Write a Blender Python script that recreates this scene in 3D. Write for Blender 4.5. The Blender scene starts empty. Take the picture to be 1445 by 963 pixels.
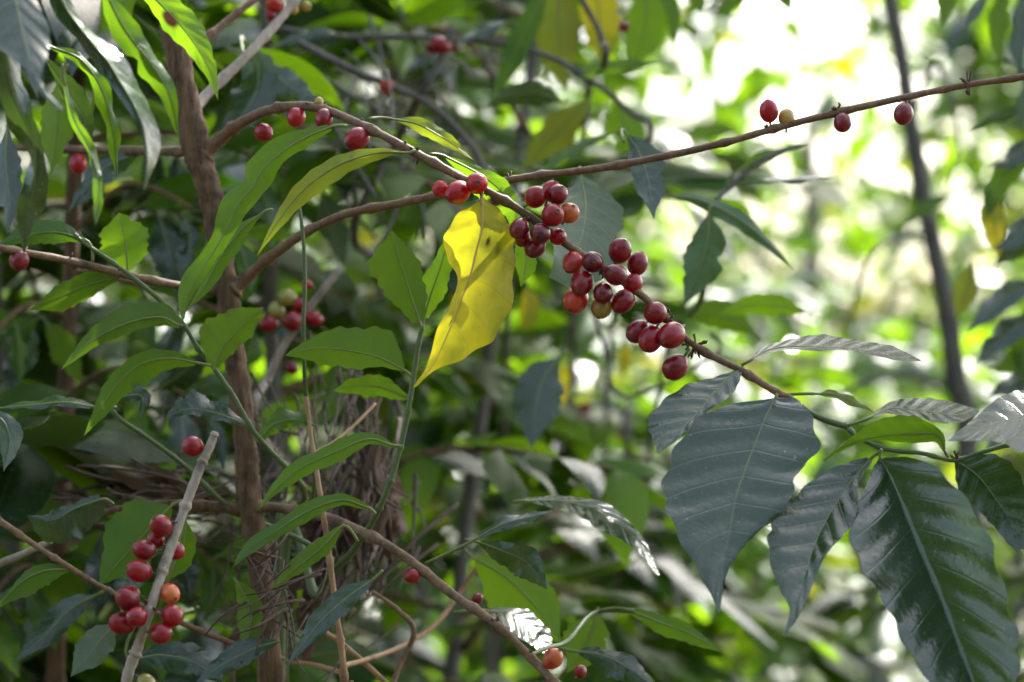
import bpy, math, random
import numpy as np
from mathutils import Vector, Matrix, Quaternion

S = bpy.context.scene
COL = S.collection
R = math.radians
rng = random.Random(7)

# ------------------------------------------------------------------ camera, sky, sun, exposure
H = 1.45                                   # height of the lens above the soil
K = 22.3 / 55.0 / 1445.0                   # metres per photo pixel at one metre
cam = bpy.data.objects.new("camera", bpy.data.cameras.new("camera"))
COL.objects.link(cam)
cam.location = (0, 0, H)
cam.rotation_euler = (R(90), 0, 0)
cam.data.sensor_width = 22.3
cam.data.lens = 55
cam.data.clip_start = 0.02
cam.data.clip_end = 2000
cam.data.dof.use_dof = True
cam.data.dof.focus_distance = 1.38
cam.data.dof.aperture_fstop = 4.0
S.camera = cam

SUN = Vector((0.36, 0.62, 0.70)).normalized()      # towards the sun: behind the plants, high, from the right
elev = math.asin(SUN.z); azim = math.atan2(SUN.x, SUN.y)
world = bpy.data.worlds.new("World"); S.world = world
world.use_nodes = True
wn = world.node_tree.nodes; wl_ = world.node_tree.links
sky = wn.new("ShaderNodeTexSky"); sky.sky_type = 'NISHITA'
sky.sun_disc = False; sky.sun_elevation = elev; sky.sun_rotation = azim
sky.air_density = 1.0; sky.dust_density = 4.0
wn["Background"].inputs[1].default_value = 0.15
hazy = wn.new("ShaderNodeHueSaturation"); hazy.inputs["Saturation"].default_value = 0.7      # milky, humid sky
wl_.new(sky.outputs[0], hazy.inputs["Color"]); wl_.new(hazy.outputs[0], wn["Background"].inputs[0])
sl = bpy.data.lights.new("sun", 'SUN'); sl.energy = 4.0; sl.angle = R(0.53); sl.color = (1, 0.97, 0.92)
so = bpy.data.objects.new("sun", sl); COL.objects.link(so)
so.rotation_euler = SUN.to_track_quat('Z', 'Y').to_euler()
so.location = SUN * 30

S.view_settings.view_transform = 'Standard'; S.view_settings.look = 'None'
S.view_settings.exposure = 1.95; S.view_settings.gamma = 1.0
S.render.engine = 'CYCLES'
S.cycles.use_denoising = True
S.cycles.max_bounces = 8; S.cycles.transmission_bounces = 6; S.cycles.diffuse_bounces = 4; S.cycles.glossy_bounces = 2
S.cycles.sample_clamp_indirect = 6

# ------------------------------------------------------------------ materials
def new_mat(name):
    m = bpy.data.materials.new(name); m.use_nodes = True
    nt = m.node_tree
    b = nt.nodes["Principled BSDF"]
    return m, nt, b, nt.nodes["Material Output"]
def N(nt, t, **kw):
    n = nt.nodes.new(t)
    for k, v in kw.items(): setattr(n, k, v)
    return n
def math_(nt, op, a, b=None, c=None):
    n = N(nt, "ShaderNodeMath", operation=op)
    for i, x in enumerate((a, b, c)):
        if x is None: continue
        if isinstance(x, (int, float)): n.inputs[i].default_value = x
        else: nt.links.new(x, n.inputs[i])
    return n.outputs[0]
def mixc(nt, fac, a, b, mode='MIX'):
    n = N(nt, "ShaderNodeMix", data_type='RGBA', blend_type=mode)
    for s, x in ((n.inputs[0], fac), (n.inputs[6], a), (n.inputs[7], b)):
        if isinstance(x, (int, float)): s.default_value = x
        elif isinstance(x, (tuple, list)): s.default_value = (*x, 1) if len(x) == 3 else x
        else: nt.links.new(x, s)
    return n.outputs[2]
def noise(nt, scale, detail=3, rough=0.55, vec=None):
    n = N(nt, "ShaderNodeTexNoise"); n.inputs["Scale"].default_value = scale
    n.inputs["Detail"].default_value = detail; n.inputs["Roughness"].default_value = rough
    if vec is None:
        tc = N(nt, "ShaderNodeTexCoord"); vec = tc.outputs["Object"]
    nt.links.new(vec, n.inputs["Vector"])
    return n.outputs[0]
def ramp(nt, fac, lo, hi):
    n = N(nt, "ShaderNodeMapRange"); n.inputs[1].default_value = lo; n.inputs[2].default_value = hi
    nt.links.new(fac, n.inputs[0]); return n.outputs[0]

def leaf_mat(name, top, under, trans, rough=0.34, blotch=None, tf=0.34, veins=8.0, spots=0.0, nscale=26, spec=0.5, vcol=None, bt=(.48, .72), dust=0.0, edge=0.0):
    m, nt, b, out = new_mat(name)
    uv = N(nt, "ShaderNodeUVMap"); sep = N(nt, "ShaderNodeSeparateXYZ"); nt.links.new(uv.outputs[0], sep.inputs[0])
    u = sep.outputs[0]; v = math_(nt, 'ABSOLUTE', math_(nt, 'MULTIPLY_ADD', sep.outputs[1], 2.0, -1.0))
    ph = math_(nt, 'FRACT', math_(nt, 'ADD', math_(nt, 'SUBTRACT', math_(nt, 'MULTIPLY', u, veins), math_(nt, 'MULTIPLY', v, 1.3)), 4.0))
    dist = math_(nt, 'ABSOLUTE', math_(nt, 'SUBTRACT', ph, 0.5))             # 0.5 on a vein
    vein = ramp(nt, dist, 0.455, 0.495)
    mid = ramp(nt, v, 0.05, 0.015)
    vm = math_(nt, 'MAXIMUM', math_(nt, 'MULTIPLY', vein, 0.45), mid)
    oi = N(nt, "ShaderNodeObjectInfo")
    n1 = noise(nt, nscale); n2 = noise(nt, nscale * 9, 4, 0.65)
    geo = N(nt, "ShaderNodeNewGeometry")
    base = mixc(nt, geo.outputs["Backfacing"], top, under)
    light = vcol or tuple(min(1, c * 2.0 + 0.03) for c in top)
    base = mixc(nt, math_(nt, 'MULTIPLY', vm, 0.55), base, light)
    if blotch:
        base = mixc(nt, ramp(nt, n1, *bt), base, blotch)
    if spots:
        base = mixc(nt, math_(nt, 'MULTIPLY', ramp(nt, n2, 0.66, 0.72), spots), base, (0.10, 0.05, 0.02))
    if dust:
        base = mixc(nt, math_(nt, 'MULTIPLY', ramp(nt, noise(nt, 420, 2, 0.5), 0.70, 0.76), dust), base, (0.34, 0.33, 0.28))
    if edge:
        rim = math_(nt, 'MULTIPLY', math_(nt, 'MULTIPLY', ramp(nt, v, 0.86, 1.0), ramp(nt, n1, 0.35, 0.55)), edge)
        base = mixc(nt, rim, base, (0.14, 0.07, 0.02))
    sa = N(nt, "ShaderNodeAttribute", attribute_name="stain")
    stn = math_(nt, 'MINIMUM', math_(nt, 'MULTIPLY', sa.outputs["Fac"], 1.4), 1.0)
    base = mixc(nt, stn, base, (0.045, 0.018, 0.008))
    hsv = N(nt, "ShaderNodeHueSaturation")
    nt.links.new(math_(nt, 'MULTIPLY_ADD', oi.outputs["Random"], 0.03, 0.485), hsv.inputs["Hue"])
    nt.links.new(math_(nt, 'ADD', math_(nt, 'MULTIPLY_ADD', n2, 0.6, 0.35), math_(nt, 'MULTIPLY', n1, 0.7)), hsv.inputs["Value"])
    nt.links.new(base, hsv.inputs["Color"])
    nt.links.new(hsv.outputs[0], b.inputs["Base Color"])
    rr = math_(nt, 'ADD', math_(nt, 'ADD', math_(nt, 'MULTIPLY_ADD', n2, 0.22, rough - 0.11), math_(nt, 'MULTIPLY_ADD', n1, 0.3, -0.15)), math_(nt, 'MULTIPLY', geo.outputs["Backfacing"], 0.22))
    nt.links.new(rr, b.inputs["Roughness"])
    b.inputs["Specular IOR Level"].default_value = spec
    tr = N(nt, "ShaderNodeBsdfTranslucent")
    tc = mixc(nt, math_(nt, 'MULTIPLY', vm, 0.5), trans, tuple(c * 0.45 for c in trans))
    if blotch: tc = mixc(nt, ramp(nt, n1, *bt), tc, tuple(c * 1.6 for c in blotch))
    tc = mixc(nt, math_(nt, 'MULTIPLY', n2, 0.5), tc, tuple(c * 0.5 for c in trans))
    tc = mixc(nt, stn, tc, (0.05, 0.02, 0.01))
    nt.links.new(tc, tr.inputs[0])
    bp = N(nt, "ShaderNodeBump"); bp.inputs["Strength"].default_value = 0.25; bp.inputs["Distance"].default_value = 0.0012
    hgt = math_(nt, 'SUBTRACT', noise(nt, 260, 3), math_(nt, 'MULTIPLY', vein, 0.6))
    nt.links.new(hgt, bp.inputs["Height"]); nt.links.new(bp.outputs[0], b.inputs["Normal"])
    mx = N(nt, "ShaderNodeMixShader"); mx.inputs[0].default_value = tf
    nt.links.new(b.outputs[0], mx.inputs[1]); nt.links.new(tr.outputs[0], mx.inputs[2])
    nt.links.new(mx.outputs[0], out.inputs["Surface"])
    return m
def bark_mat(name, c1, c2, rough=0.8, scale=60, stretch=(1, 1, 0.22), bump=0.6):
    m, nt, b, out = new_mat(name)
    tc = N(nt, "ShaderNodeTexCoord"); mp = N(nt, "ShaderNodeMapping"); mp.inputs["Scale"].default_value = stretch
    nt.links.new(tc.outputs["Object"], mp.inputs["Vector"])
    n1 = noise(nt, scale * 3, 7, 0.75, mp.outputs[0]); n2 = noise(nt, scale * 0.6, 3)
    col = mixc(nt, ramp(nt, n1, 0.3, 0.7), c1, c2)
    col = mixc(nt, ramp(nt, n2, 0.55, 0.75), col, tuple(c * 0.45 for c in c1))
    nt.links.new(col, b.inputs["Base Color"]); b.inputs["Roughness"].default_value = rough
    bp = N(nt, "ShaderNodeBump"); bp.inputs["Strength"].default_value = bump; bp.inputs["Distance"].default_value = 0.0015
    nt.links.new(n1, bp.inputs["Height"]); nt.links.new(bp.outputs[0], b.inputs["Normal"])
    return m
def cherry_mat(name, c1, c2, rough=0.24):
    m, nt, b, out = new_mat(name)
    oi = N(nt, "ShaderNodeObjectInfo"); tc = N(nt, "ShaderNodeTexCoord")
    add = N(nt, "ShaderNodeVectorMath", operation='ADD')
    nt.links.new(tc.outputs["Object"], add.inputs[0]); nt.links.new(oi.outputs["Random"], add.inputs[1])
    n1 = noise(nt, 1.1, 2, 0.5, add.outputs[0]); n2 = noise(nt, 14, 4, 0.7, add.outputs[0])
    col = mixc(nt, ramp(nt, n1, 0.4, 0.66), c1, c2)
    col = mixc(nt, math_(nt, 'MULTIPLY', ramp(nt, n2, 0.5, 0.72), 0.75), col, tuple(c * 0.38 for c in c1))
    hsv = N(nt, "ShaderNodeHueSaturation"); nt.links.new(col, hsv.inputs["Color"])
    nt.links.new(math_(nt, 'MULTIPLY_ADD', oi.outputs["Random"], 0.5, 0.75), hsv.inputs["Value"])
    nt.links.new(hsv.outputs[0], b.inputs["Base Color"])
    nt.links.new(math_(nt, 'MULTIPLY_ADD', n2, 0.25, rough - 0.08), b.inputs["Roughness"])
    b.inputs["Specular IOR Level"].default_value = 0.55
    b.inputs["Subsurface Weight"].default_value = 0.12; b.inputs["Subsurface Radius"].default_value = (0.4, 0.1, 0.06)
    b.inputs["Subsurface Scale"].default_value = 0.25
    return m
def plain_mat(name, c, rough=0.6):
    m, nt, b, out = new_mat(name)
    n = noise(nt, 150, 4, 0.6)
    nt.links.new(mixc(nt, n, tuple(x * 0.6 for x in c), tuple(x * 1.35 for x in c)), b.inputs["Base Color"])
    b.inputs["Roughness"].default_value = rough
    return m

M = {
 'dark':   leaf_mat("leaf_dark_glossy", (0.013, 0.036, 0.013), (0.05, 0.10, 0.02), (0.13, 0.27, 0.02), 0.23, tf=0.11, spots=0.5, spec=0.8, dust=.5),
 'green':  leaf_mat("leaf_green", (0.028, 0.080, 0.009), (0.062, 0.130, 0.016), (0.19, 0.37, 0.010), 0.38, tf=0.40, spots=0.45, spec=0.4),
 'young':  leaf_mat("leaf_young_green", (0.046, 0.125, 0.010), (0.080, 0.17, 0.016), (0.34, 0.62, 0.012), 0.38, tf=0.46, spots=0.25, spec=0.4),
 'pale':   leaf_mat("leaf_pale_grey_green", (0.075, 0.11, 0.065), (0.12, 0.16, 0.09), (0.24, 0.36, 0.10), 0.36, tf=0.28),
 'lime':   leaf_mat("leaf_lime", (0.095, 0.14, 0.012), (0.125, 0.17, 0.018), (0.40, 0.50, 0.02), 0.40, tf=0.42, blotch=(0.16, 0.15, 0.012), spots=0.5),
 'yellow': leaf_mat("leaf_yellow", (0.40, 0.33, 0.012), (0.42, 0.35, 0.02), (0.95, 0.84, 0.02), 0.45, tf=0.50, blotch=(0.17, 0.20, 0.012), spots=1.0, nscale=30, vcol=(0.30, 0.16, 0.02), bt=(.40, .62), edge=.8),
 'brown':  leaf_mat("leaf_dry_brown", (0.055, 0.032, 0.02), (0.10, 0.062, 0.038), (0.16, 0.08, 0.03), 0.6, tf=0.15),
 'spot':   plain_mat("leaf_brown_spot", (0.035, 0.014, 0.006), 0.7),
 'vein':   plain_mat("leaf_midrib", (0.15, 0.19, 0.05), 0.5),
 'veiny':  plain_mat("leaf_midrib_yellow", (0.42, 0.27, 0.06), 0.5),
 'trunk':  bark_mat("bark_brown", (0.026, 0.013, 0.007), (0.24, 0.145, 0.075), 0.85, 75, (1, 1, 0.14), 1.0),
 'twig':   bark_mat("bark_twig", (0.08, 0.042, 0.020), (0.28, 0.18, 0.095), 0.65, 90, (1, 1, 1), 0.7),
 'twigred': bark_mat("bark_twig_reddish", (0.080, 0.036, 0.017), (0.26, 0.15, 0.075), 0.6, 90, (1, 1, 1), 0.7),
 'palebark': bark_mat("bark_pale_grey", (0.20, 0.155, 0.115), (0.42, 0.355, 0.285), 0.65, 90, (1, 1, 0.4), 0.4),
 'orange': bark_mat("stem_dry_orange", (0.26, 0.14, 0.065), (0.40, 0.25, 0.13), 0.6, 90, (1, 1, 0.4), 0.4),
 'stem':   plain_mat("stem_green", (0.085, 0.13, 0.04), 0.45),
 'stub':   plain_mat("dried_stub", (0.10, 0.06, 0.03), 0.8),
 'straw':  bark_mat("dead_straw", (0.030, 0.018, 0.012), (0.12, 0.076, 0.05), 0.8, 70, (1, 1, 1), 0.3),
 'far':    bark_mat("bark_far_grey", (0.085, 0.075, 0.065), (0.17, 0.155, 0.135), 0.8, 40),
 'c_red':  cherry_mat("cherry_red", (0.21, 0.003, 0.010), (0.14, 0.003, 0.010)),
 'c_dark': cherry_mat("cherry_dark_crimson", (0.12, 0.004, 0.013), (0.07, 0.004, 0.012)),
 'c_orange': cherry_mat("cherry_orange", (0.50, 0.15, 0.035), (0.36, 0.04, 0.02)),
 'c_scarlet': cherry_mat("cherry_scarlet", (0.40, 0.045, 0.022), (0.28, 0.010, 0.018)),
 'c_green': cherry_mat("cherry_green", (0.20, 0.24, 0.05), (0.28, 0.22, 0.05)),
 'c_yellow': cherry_mat("cherry_yellow", (0.42, 0.30, 0.05), (0.34, 0.26, 0.05)),
}

# ------------------------------------------------------------------ helpers
def at(px, py, d):
    return Vector(((px - 722.5) * K * d, d, H - (py - 481.5) * K * d))
def mesh_obj(name, verts, faces, mats, fmat=None, uvs=None, parent=None, smooth=True):
    me = bpy.data.meshes.new(name)
    me.from_pydata([tuple(v) for v in verts], [], faces)
    for m in (mats if isinstance(mats, (list, tuple)) else [mats]): me.materials.append(m)
    if fmat is not None: me.polygons.foreach_set("material_index", np.array(fmat, dtype=np.int32))
    if smooth: me.polygons.foreach_set("use_smooth", np.ones(len(faces), dtype=bool))
    if uvs is not None:
        ul = me.uv_layers.new(name="UVMap")
        li = np.empty(len(me.loops), dtype=np.int32); me.loops.foreach_get("vertex_index", li)
        ul.data.foreach_set("uv", np.array(uvs, dtype=np.float32)[li].ravel())
    me.update()
    o = bpy.data.objects.new(name, me); COL.objects.link(o)
    hook(o, parent)
    return o
def hook(o, parent):
    if parent is not None:
        o.parent = parent
        if parent.parent is None and parent.type == 'EMPTY': o.location = o.location - parent.location
def thing(name, label, cat, loc, group=None):
    o = bpy.data.objects.new(name, None); COL.objects.link(o)
    o.location = loc; o.empty_display_size = 0.05
    o['label'] = label; o['category'] = cat
    if group: o['group'] = group
    return o
def spline(P, n):
    """Catmull-Rom through the rows of P, n samples, evenly in the row parameter."""
    P = np.array(P, float); k = len(P)
    Q = np.vstack([2 * P[0] - P[1], P, 2 * P[-1] - P[-2]])
    t = np.linspace(0, k - 1, n); i = np.minimum(t.astype(int), k - 2); f = (t - i)[:, None]
    a, b, c, d = Q[i], Q[i + 1], Q[i + 2], Q[i + 3]
    return 0.5 * (2 * b + (c - a) * f + (2 * a - 5 * b + 4 * c - d) * f**2 + (3 * b - a - 3 * c + d) * f**3)
def tube_geo(C, Rr, sides=8, base=0, lump=0.0, seed=0):
    C = np.array(C, float); n = len(C); Rr = np.broadcast_to(Rr, (n,))
    T = np.gradient(C, axis=0); T /= np.linalg.norm(T, axis=1)[:, None] + 1e-12
    ref = np.array([0.13, -0.95, 0.3]); V = []; r_ = random.Random(seed)
    for i in range(n):
        a = np.cross(T[i], ref); a /= np.linalg.norm(a) + 1e-12
        b = np.cross(T[i], a); ref = np.cross(a, T[i]) if False else ref
        for j in range(sides):
            th = 2 * math.pi * j / sides; rr = Rr[i] * (1 + lump * r_.uniform(-1, 1) + lump * 1.3 * math.sin(2 * th + i * .5) * math.sin(i * .27 + seed))
            V.append(C[i] + rr * (math.cos(th) * a + math.sin(th) * b))
    F = []
    for i in range(n - 1):
        for j in range(sides):
            j2 = (j + 1) % sides
            F.append((base + i * sides + j, base + (i + 1) * sides + j, base + (i + 1) * sides + j2, base + i * sides + j2))
    V.append(C[0]); V.append(C[-1]); c0 = base + n * sides
    for j in range(sides):
        j2 = (j + 1) % sides
        F.append((c0, base + j, base + j2)); F.append((c0 + 1, base + (n - 1) * sides + j2, base + (n - 1) * sides + j))
    return V, F
BR = {}                                     # branch object name -> sampled centre line
def branch(parent, pts, r, d=1.42, mat='twig', name='branch', nodes=True, n=None, sides=10, lump=0.06, label=None, node_every=6):
    """pts: (px, py[, depth]) along the photo's line; r: radius in pixels, start/end."""
    P = [tuple(at(p[0], p[1], p[2] if len(p) > 2 else d)) for p in pts]
    n = n or max(24, len(P) * 9)
    C = spline(P, n)
    r = r if isinstance(r, (list, tuple)) else (r, r)
    rad = np.interp(np.linspace(0, 1, n), np.linspace(0, 1, len(r)), r) * K * C[:, 1]
    if nodes:
        q_ = random.Random(len(BR)); i = 4
        while i < n - 2:
            s_ = q_.uniform(.2, .5); rad[i] *= 1 + s_; rad[i + 1] *= 1 + s_ * .35; rad[i - 1] *= 1 + s_ * .3
            i += int(node_every * q_.uniform(1.4, 2.8))
    V, F = tube_geo(C, rad, sides, 0, lump, len(BR))
    o = mesh_obj(name, V, F, M[mat], parent=parent)
    BR[o.name] = C
    if label: o['label'] = label
    return o
PROF_U = [0, .05, .12, .22, .34, .46, .58, .70, .80, .88, .94, 1]
PROF_W = [.03, .16, .42, .75, .96, 1.0, .92, .72, .47, .25, .11, 0]
def leaf_geo(C, wr, wl, ar, al, u, q, wv, nveins, nv, top, seed, scallop=0.02):
    """C centre line, wr/wl apparent half widths, ar/al depth slopes of the halves (tan), all per row."""
    n = len(C); r_ = random.Random(seed)
    T = np.gradient(C, axis=0); T /= np.linalg.norm(T, axis=1)[:, None] + 1e-12
    p = np.stack([T[:, 2], 0 * T[:, 0], -T[:, 0]], 1); L = np.linalg.norm(p, axis=1)[:, None]
    p = p / (L + 1e-9)
    for i in range(1, n):                      # keep the side from flipping
        if np.dot(p[i], p[i - 1]) < -0.3: p[i] = p[i - 1]
    D = np.cross(T, p); D *= np.sign(D[:, 1:2] + 1e-12)
    phr, phl = r_.uniform(0, 6.28), r_.uniform(0, 6.28); wnr, wnl = r_.uniform(1.6, 3.2), r_.uniform(1.6, 3.2)
    sph = r_.uniform(0, 6.28)
    bites = [(r_.uniform(.2, .85), r_.choice((-1, 1)), r_.uniform(.012, .04), r_.uniform(.1, .4)) for _ in range(r_.choice((0, 0, 1, 2)))]
    vs = np.linspace(-1, 1, 2 * nv + 1)
    V, UV = [], []
    for i in range(n):
        Sr = p[i] + D[i] * ar[i]; Sl = -p[i] + D[i] * al[i]
        Nn = np.cross(p[i], T[i]); Nn = Nn / (np.linalg.norm(Nn) + 1e-12)
        for v in vs:
            a = abs(v); w = wr[i] if v > 0 else wl[i]; Sd = Sr if v > 0 else Sl
            sl = ar[i] if v > 0 else al[i]
            w = w * (1 + 0.07 * a**2 * math.sin(2 * math.pi * 2.6 * u[i] + phr + (2 if v > 0 else 0)) + scallop * a**3 * math.sin(2 * math.pi * nveins * u[i] * 1.0 + sph + (1.3 if v > 0 else 0)))
            for bu, bs, bw, bd in bites:
                if bs * v > 0: w *= 1 - bd * a * math.exp(-((u[i] - bu) / bw) ** 2)
            P = C[i] + Sd * (a * w)
            fr = (nveins * u[i] - 1.3 * a + 4.5) % 1.0
            bul = q * (math.sin(math.pi * fr) ** 0.8 - 0.6) * (a ** 0.6) * (1 - 0.75 * a**5) * min(1, w / (abs(q) * 5 + 1e-9))
            und = wv * a**2.2 * math.sin(2 * math.pi * (wnr if v > 0 else wnl) * u[i] + (phr if v > 0 else phl)) * math.sin(math.pi * min(1, u[i] * 1.02))
            # surface normal of this half
            nn = Nn * 1.0 + (p[i] if v > 0 else -p[i]) * sl
            nn = nn / (np.linalg.norm(nn) + 1e-12)
            P = P + nn * ((bul * top) + und)
            V.append(P); UV.append((u[i], 0.5 + 0.5 * v))
    F = []; m = 2 * nv + 1
    for i in range(n - 1):
        for j in range(m - 1):
            qd = (i * m + j, i * m + j + 1, (i + 1) * m + j + 1, (i + 1) * m + j)
            F.append(qd if top > 0 else qd[::-1])
    return V, F, UV, Nn
LEAFN = [0]
def leaf(parent, mat, mid, wr, wl, d=1.42, t=0, f=12, q=1.2, wv=1.5, n=8, top=1, pet=None, res=1, label=None, spots=(), name='leaf', rib='vein', scallop=0.06, lean=None):
    """mid: (px, py[, depth offset in px]) base to tip; wr/wl: half widths (px) right / left of that heading, one number (standard outline) or one per point;
    t/f: tilt and fold in degrees, number or one per point; top=1 upper face to the camera."""
    LEAFN[0] += 1
    k = K * d
    if lean is None: lean = 0.45 if top > 0 else 0.15
    q *= 1.7; wv *= 1.5
    P3 = [tuple(at(p[0], p[1], d + (p[2] if len(p) > 2 else -lean * max(0, p[1] - mid[0][1])) * K * d)) for p in mid]
    m = len(mid); nu = int((22, 34, 64)[res]); nv = (3, 4, 7)[res]
    # even arc-length parameter
    fine = spline(P3, 200); seg = np.r_[0, np.cumsum(np.linalg.norm(np.diff(fine, axis=0), axis=1))]; seg /= seg[-1]
    uu = np.linspace(0, 1, nu)
    tt = np.interp(uu, seg, np.linspace(0, m - 1, 200))
    C = np.stack([np.interp(tt, np.linspace(0, m - 1, 200), fine[:, c]) for c in range(3)], 1)
    def prof(w):
        if isinstance(w, (list, tuple)):
            s = spline([[x] for x in w], 200)[:, 0]
            return np.maximum(0, np.interp(tt, np.linspace(0, m - 1, 200), s)) * k
        s = np.interp(uu, PROF_U, PROF_W)
        s = np.convolve(np.r_[s[0], s[0], s, 0, 0], [.1, .2, .4, .2, .1], 'valid')
        return s * w * k
    def per(x):
        if isinstance(x, (list, tuple)):
            return np.interp(tt, np.linspace(0, m - 1, len(x)), x)
        return np.full(nu, float(x))
    T_, F_ = per(t), per(f)
    ar = np.tan(np.radians(np.clip(F_ + T_, -80, 80))); al = np.tan(np.radians(np.clip(F_ - T_, -80, 80)))
    V, F, UV, _ = leaf_geo(C, prof(wr), prof(wl), ar, al, uu, q * k, wv * k, n, nv, top, LEAFN[0] * 13 + 5, scallop)
    fm = [0] * len(F)
    st_ = [max([0.0] + [math.exp(-(((x[0] - su) / ru) ** 2 + ((x[1] * 2 - 1 - sv) / rv) ** 2) ** 2) for su, sv, ru, rv in spots]) for x in UV]
    # midrib and stalk
    back = np.array([0, 1.0, 0]) * (1 if top > 0 else -1)
    rib_c = C + back * 0.7 * k; rr = np.linspace(1.7, 0.35, nu) * k
    if pet is not None:
        pp = np.array(at(pet[0], pet[1], d + (pet[2] * k if len(pet) > 2 else 0)))
        c0 = C[0]; dr = C[1] - C[0]; dr = dr / np.linalg.norm(dr); L_ = np.linalg.norm(c0 - pp)
        st = [(1 - s) ** 2 * pp + 2 * s * (1 - s) * (c0 - dr * L_ * 0.45) + s * s * c0 for s in np.linspace(0, 0.95, 6)]
        rib_c = np.vstack([st, rib_c]); rr = np.r_[np.full(6, 2.3 * k), rr]
    tv, tf_ = tube_geo(rib_c, rr, 5, len(V))
    UV += [(0.5, 0.5)] * len(tv); V = V + tv; F = F + tf_; fm += [1] * len(tf_)
    o = mesh_obj(name, V, F, [M[mat], M[rib]], fm, UV, parent)
    if spots: o.data.attributes.new("stain", 'FLOAT', 'POINT').data.foreach_set("value", np.array(st_ + [0.0] * (len(V) - len(st_)), dtype=np.float32))
    if label: o['label'] = label
    return o

def w_(E, M_): return np.linalg.norm(E - M_, axis=1)
def leafo(parent, mat, mid, L, R, d=1.36, lean=1.0, leanx=0.0, sl=0.0, sr=0.0, cup=0.0, gl=None, gr=None, q=4.0, wv=3.0, n=8, top=1, pet=None, label=None, spots=(), rib='vein', nu=64, nv=9, name='leaf'):
    """A leaf between two edge lines: rows of matching points (px) on the midrib and on either edge, base to tip.
    lean / leanx: how much nearer it comes per px downwards / farther per px to the right; sl, sr: extra depth slope of each half."""
    LEAFN[0] += 1; sd = LEAFN[0]; r_ = random.Random(sd * 17 + 3); k = K * d
    x0, y0 = mid[0]; idx = np.linspace(0, len(mid) - 1, 240)
    fm_ = spline(mid, 240); seg = np.r_[0, np.cumsum(np.linalg.norm(np.diff(fm_, axis=0), axis=1))]; seg /= seg[-1]
    uu = np.linspace(0, 1, nu); tt = np.interp(uu, seg, idx)
    def samp(P):
        s_ = spline(P, 240); return np.stack([np.interp(tt, idx, s_[:, c]) for c in (0, 1)], 1)
    Mi, Le, Ri = samp(mid), samp(L), samp(R)
    vs = np.linspace(-1, 1, 2 * nv + 1); vs = np.sign(vs) * np.abs(vs) ** 1.35; m = len(vs); G = np.zeros((nu, m, 3))
    ph = [r_.uniform(0, 6.28) for _ in range(4)]
    for j, v in enumerate(vs):
        a = abs(v); E = Ri if v > 0 else Le
        wob = 1 + 0.035 * a**3 * np.sin(2 * math.pi * n * uu + ph[0] + (1 if v > 0 else 0))
        pxy = Mi + (E - Mi) * (a * wob)[:, None]; dist = np.linalg.norm(E - Mi, axis=1) * a
        dep = -lean * (pxy[:, 1] - y0) + leanx * (pxy[:, 0] - x0) + dist * (sr if v > 0 else sl) + cup * a * a * np.linalg.norm(E - Mi, axis=1)
        gg = gr if v > 0 else gl
        if gg is not None:                         # depth gradient of this half, px per px to the right / downwards
            off = (E - Mi) * a; dep = -lean * (Mi[:, 1] - y0) + off[:, 0] * gg[0] + off[:, 1] * gg[1] + cup * a * a * w_(E, Mi)
        dd = d + dep * k
        G[:, j, 0] = (pxy[:, 0] - 722.5) * K * dd; G[:, j, 1] = dd; G[:, j, 2] = H - (pxy[:, 1] - 481.5) * K * dd
    gu = np.gradient(G, axis=0); gv = np.gradient(G, axis=1); Nn = np.cross(gu, gv); Nn /= np.linalg.norm(Nn, axis=2)[:, :, None] + 1e-15
    flip = Nn[nu // 3, nv, 1] * top < 0            # does the raw normal already agree with the wanted upper side?
    Nn *= 1 if flip else -1
    for j, v in enumerate(vs):
        a = abs(v); E = Ri if v > 0 else Le; w = np.linalg.norm(E - Mi, axis=1)
        fr = (n * uu - 1.3 * a + 4.5) % 1.0
        bul = q * (np.abs(np.sin(math.pi * fr)) ** 0.8 - 0.6) * a ** 0.6 * (1 - 0.7 * a**5) * np.minimum(1, w / (q * 5 + 1e-9))
        und = top * wv * a**2.5 * np.sin(2 * math.pi * (2.7 if v > 0 else 2.1) * uu + ph[1 if v > 0 else 2]) * np.sin(math.pi * uu)
        G[:, j] += Nn[:, j] * ((bul + und) * k)[:, None]
    V = [tuple(x) for x in G.reshape(-1, 3)]; UV = [(u, .5 + .5 * v) for u in uu for v in vs]; F = []
    for i in range(nu - 1):
        for j in range(m - 1):
            qd = (i * m + j, (i + 1) * m + j, (i + 1) * m + j + 1, i * m + j + 1)
            F.append(qd if flip else qd[::-1])
    fm = [0] * len(F)
    st_ = [max([0.0] + [math.exp(-(((x[0] - su) / ru) ** 2 + ((x[1] * 2 - 1 - sv) / rv) ** 2) ** 2) for su, sv, ru, rv in spots]) for x in UV]
    C = G[:, nv] - Nn[:, nv] * 0.7 * k; rr = np.linspace(1.8, 0.35, nu) * k
    if pet is not None:
        pp = np.array(at(pet[0], pet[1], d + (pet[2] * k if len(pet) > 2 else 0))); c0 = C[0]
        dr = C[1] - C[0]; dr = dr / np.linalg.norm(dr); L_ = np.linalg.norm(c0 - pp)
        C = np.vstack([[(1 - s) ** 2 * pp + 2 * s * (1 - s) * (c0 - dr * L_ * .45) + s * s * c0 for s in np.linspace(0, .95, 6)], C]); rr = np.r_[np.full(6, 2.5 * k), rr]
    tv, tf_ = tube_geo(C, rr, 6, len(V)); UV += [(.5, .5)] * len(tv); V += tv; F += tf_; fm += [1] * len(tf_)
    o = mesh_obj(name, V, F, [M[mat], M[rib]], fm, UV, parent)
    if spots: o.data.attributes.new("stain", 'FLOAT', 'POINT').data.foreach_set("value", np.array(st_ + [0.0] * len(tv), dtype=np.float32))
    if label: o['label'] = label
    return o

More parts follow.
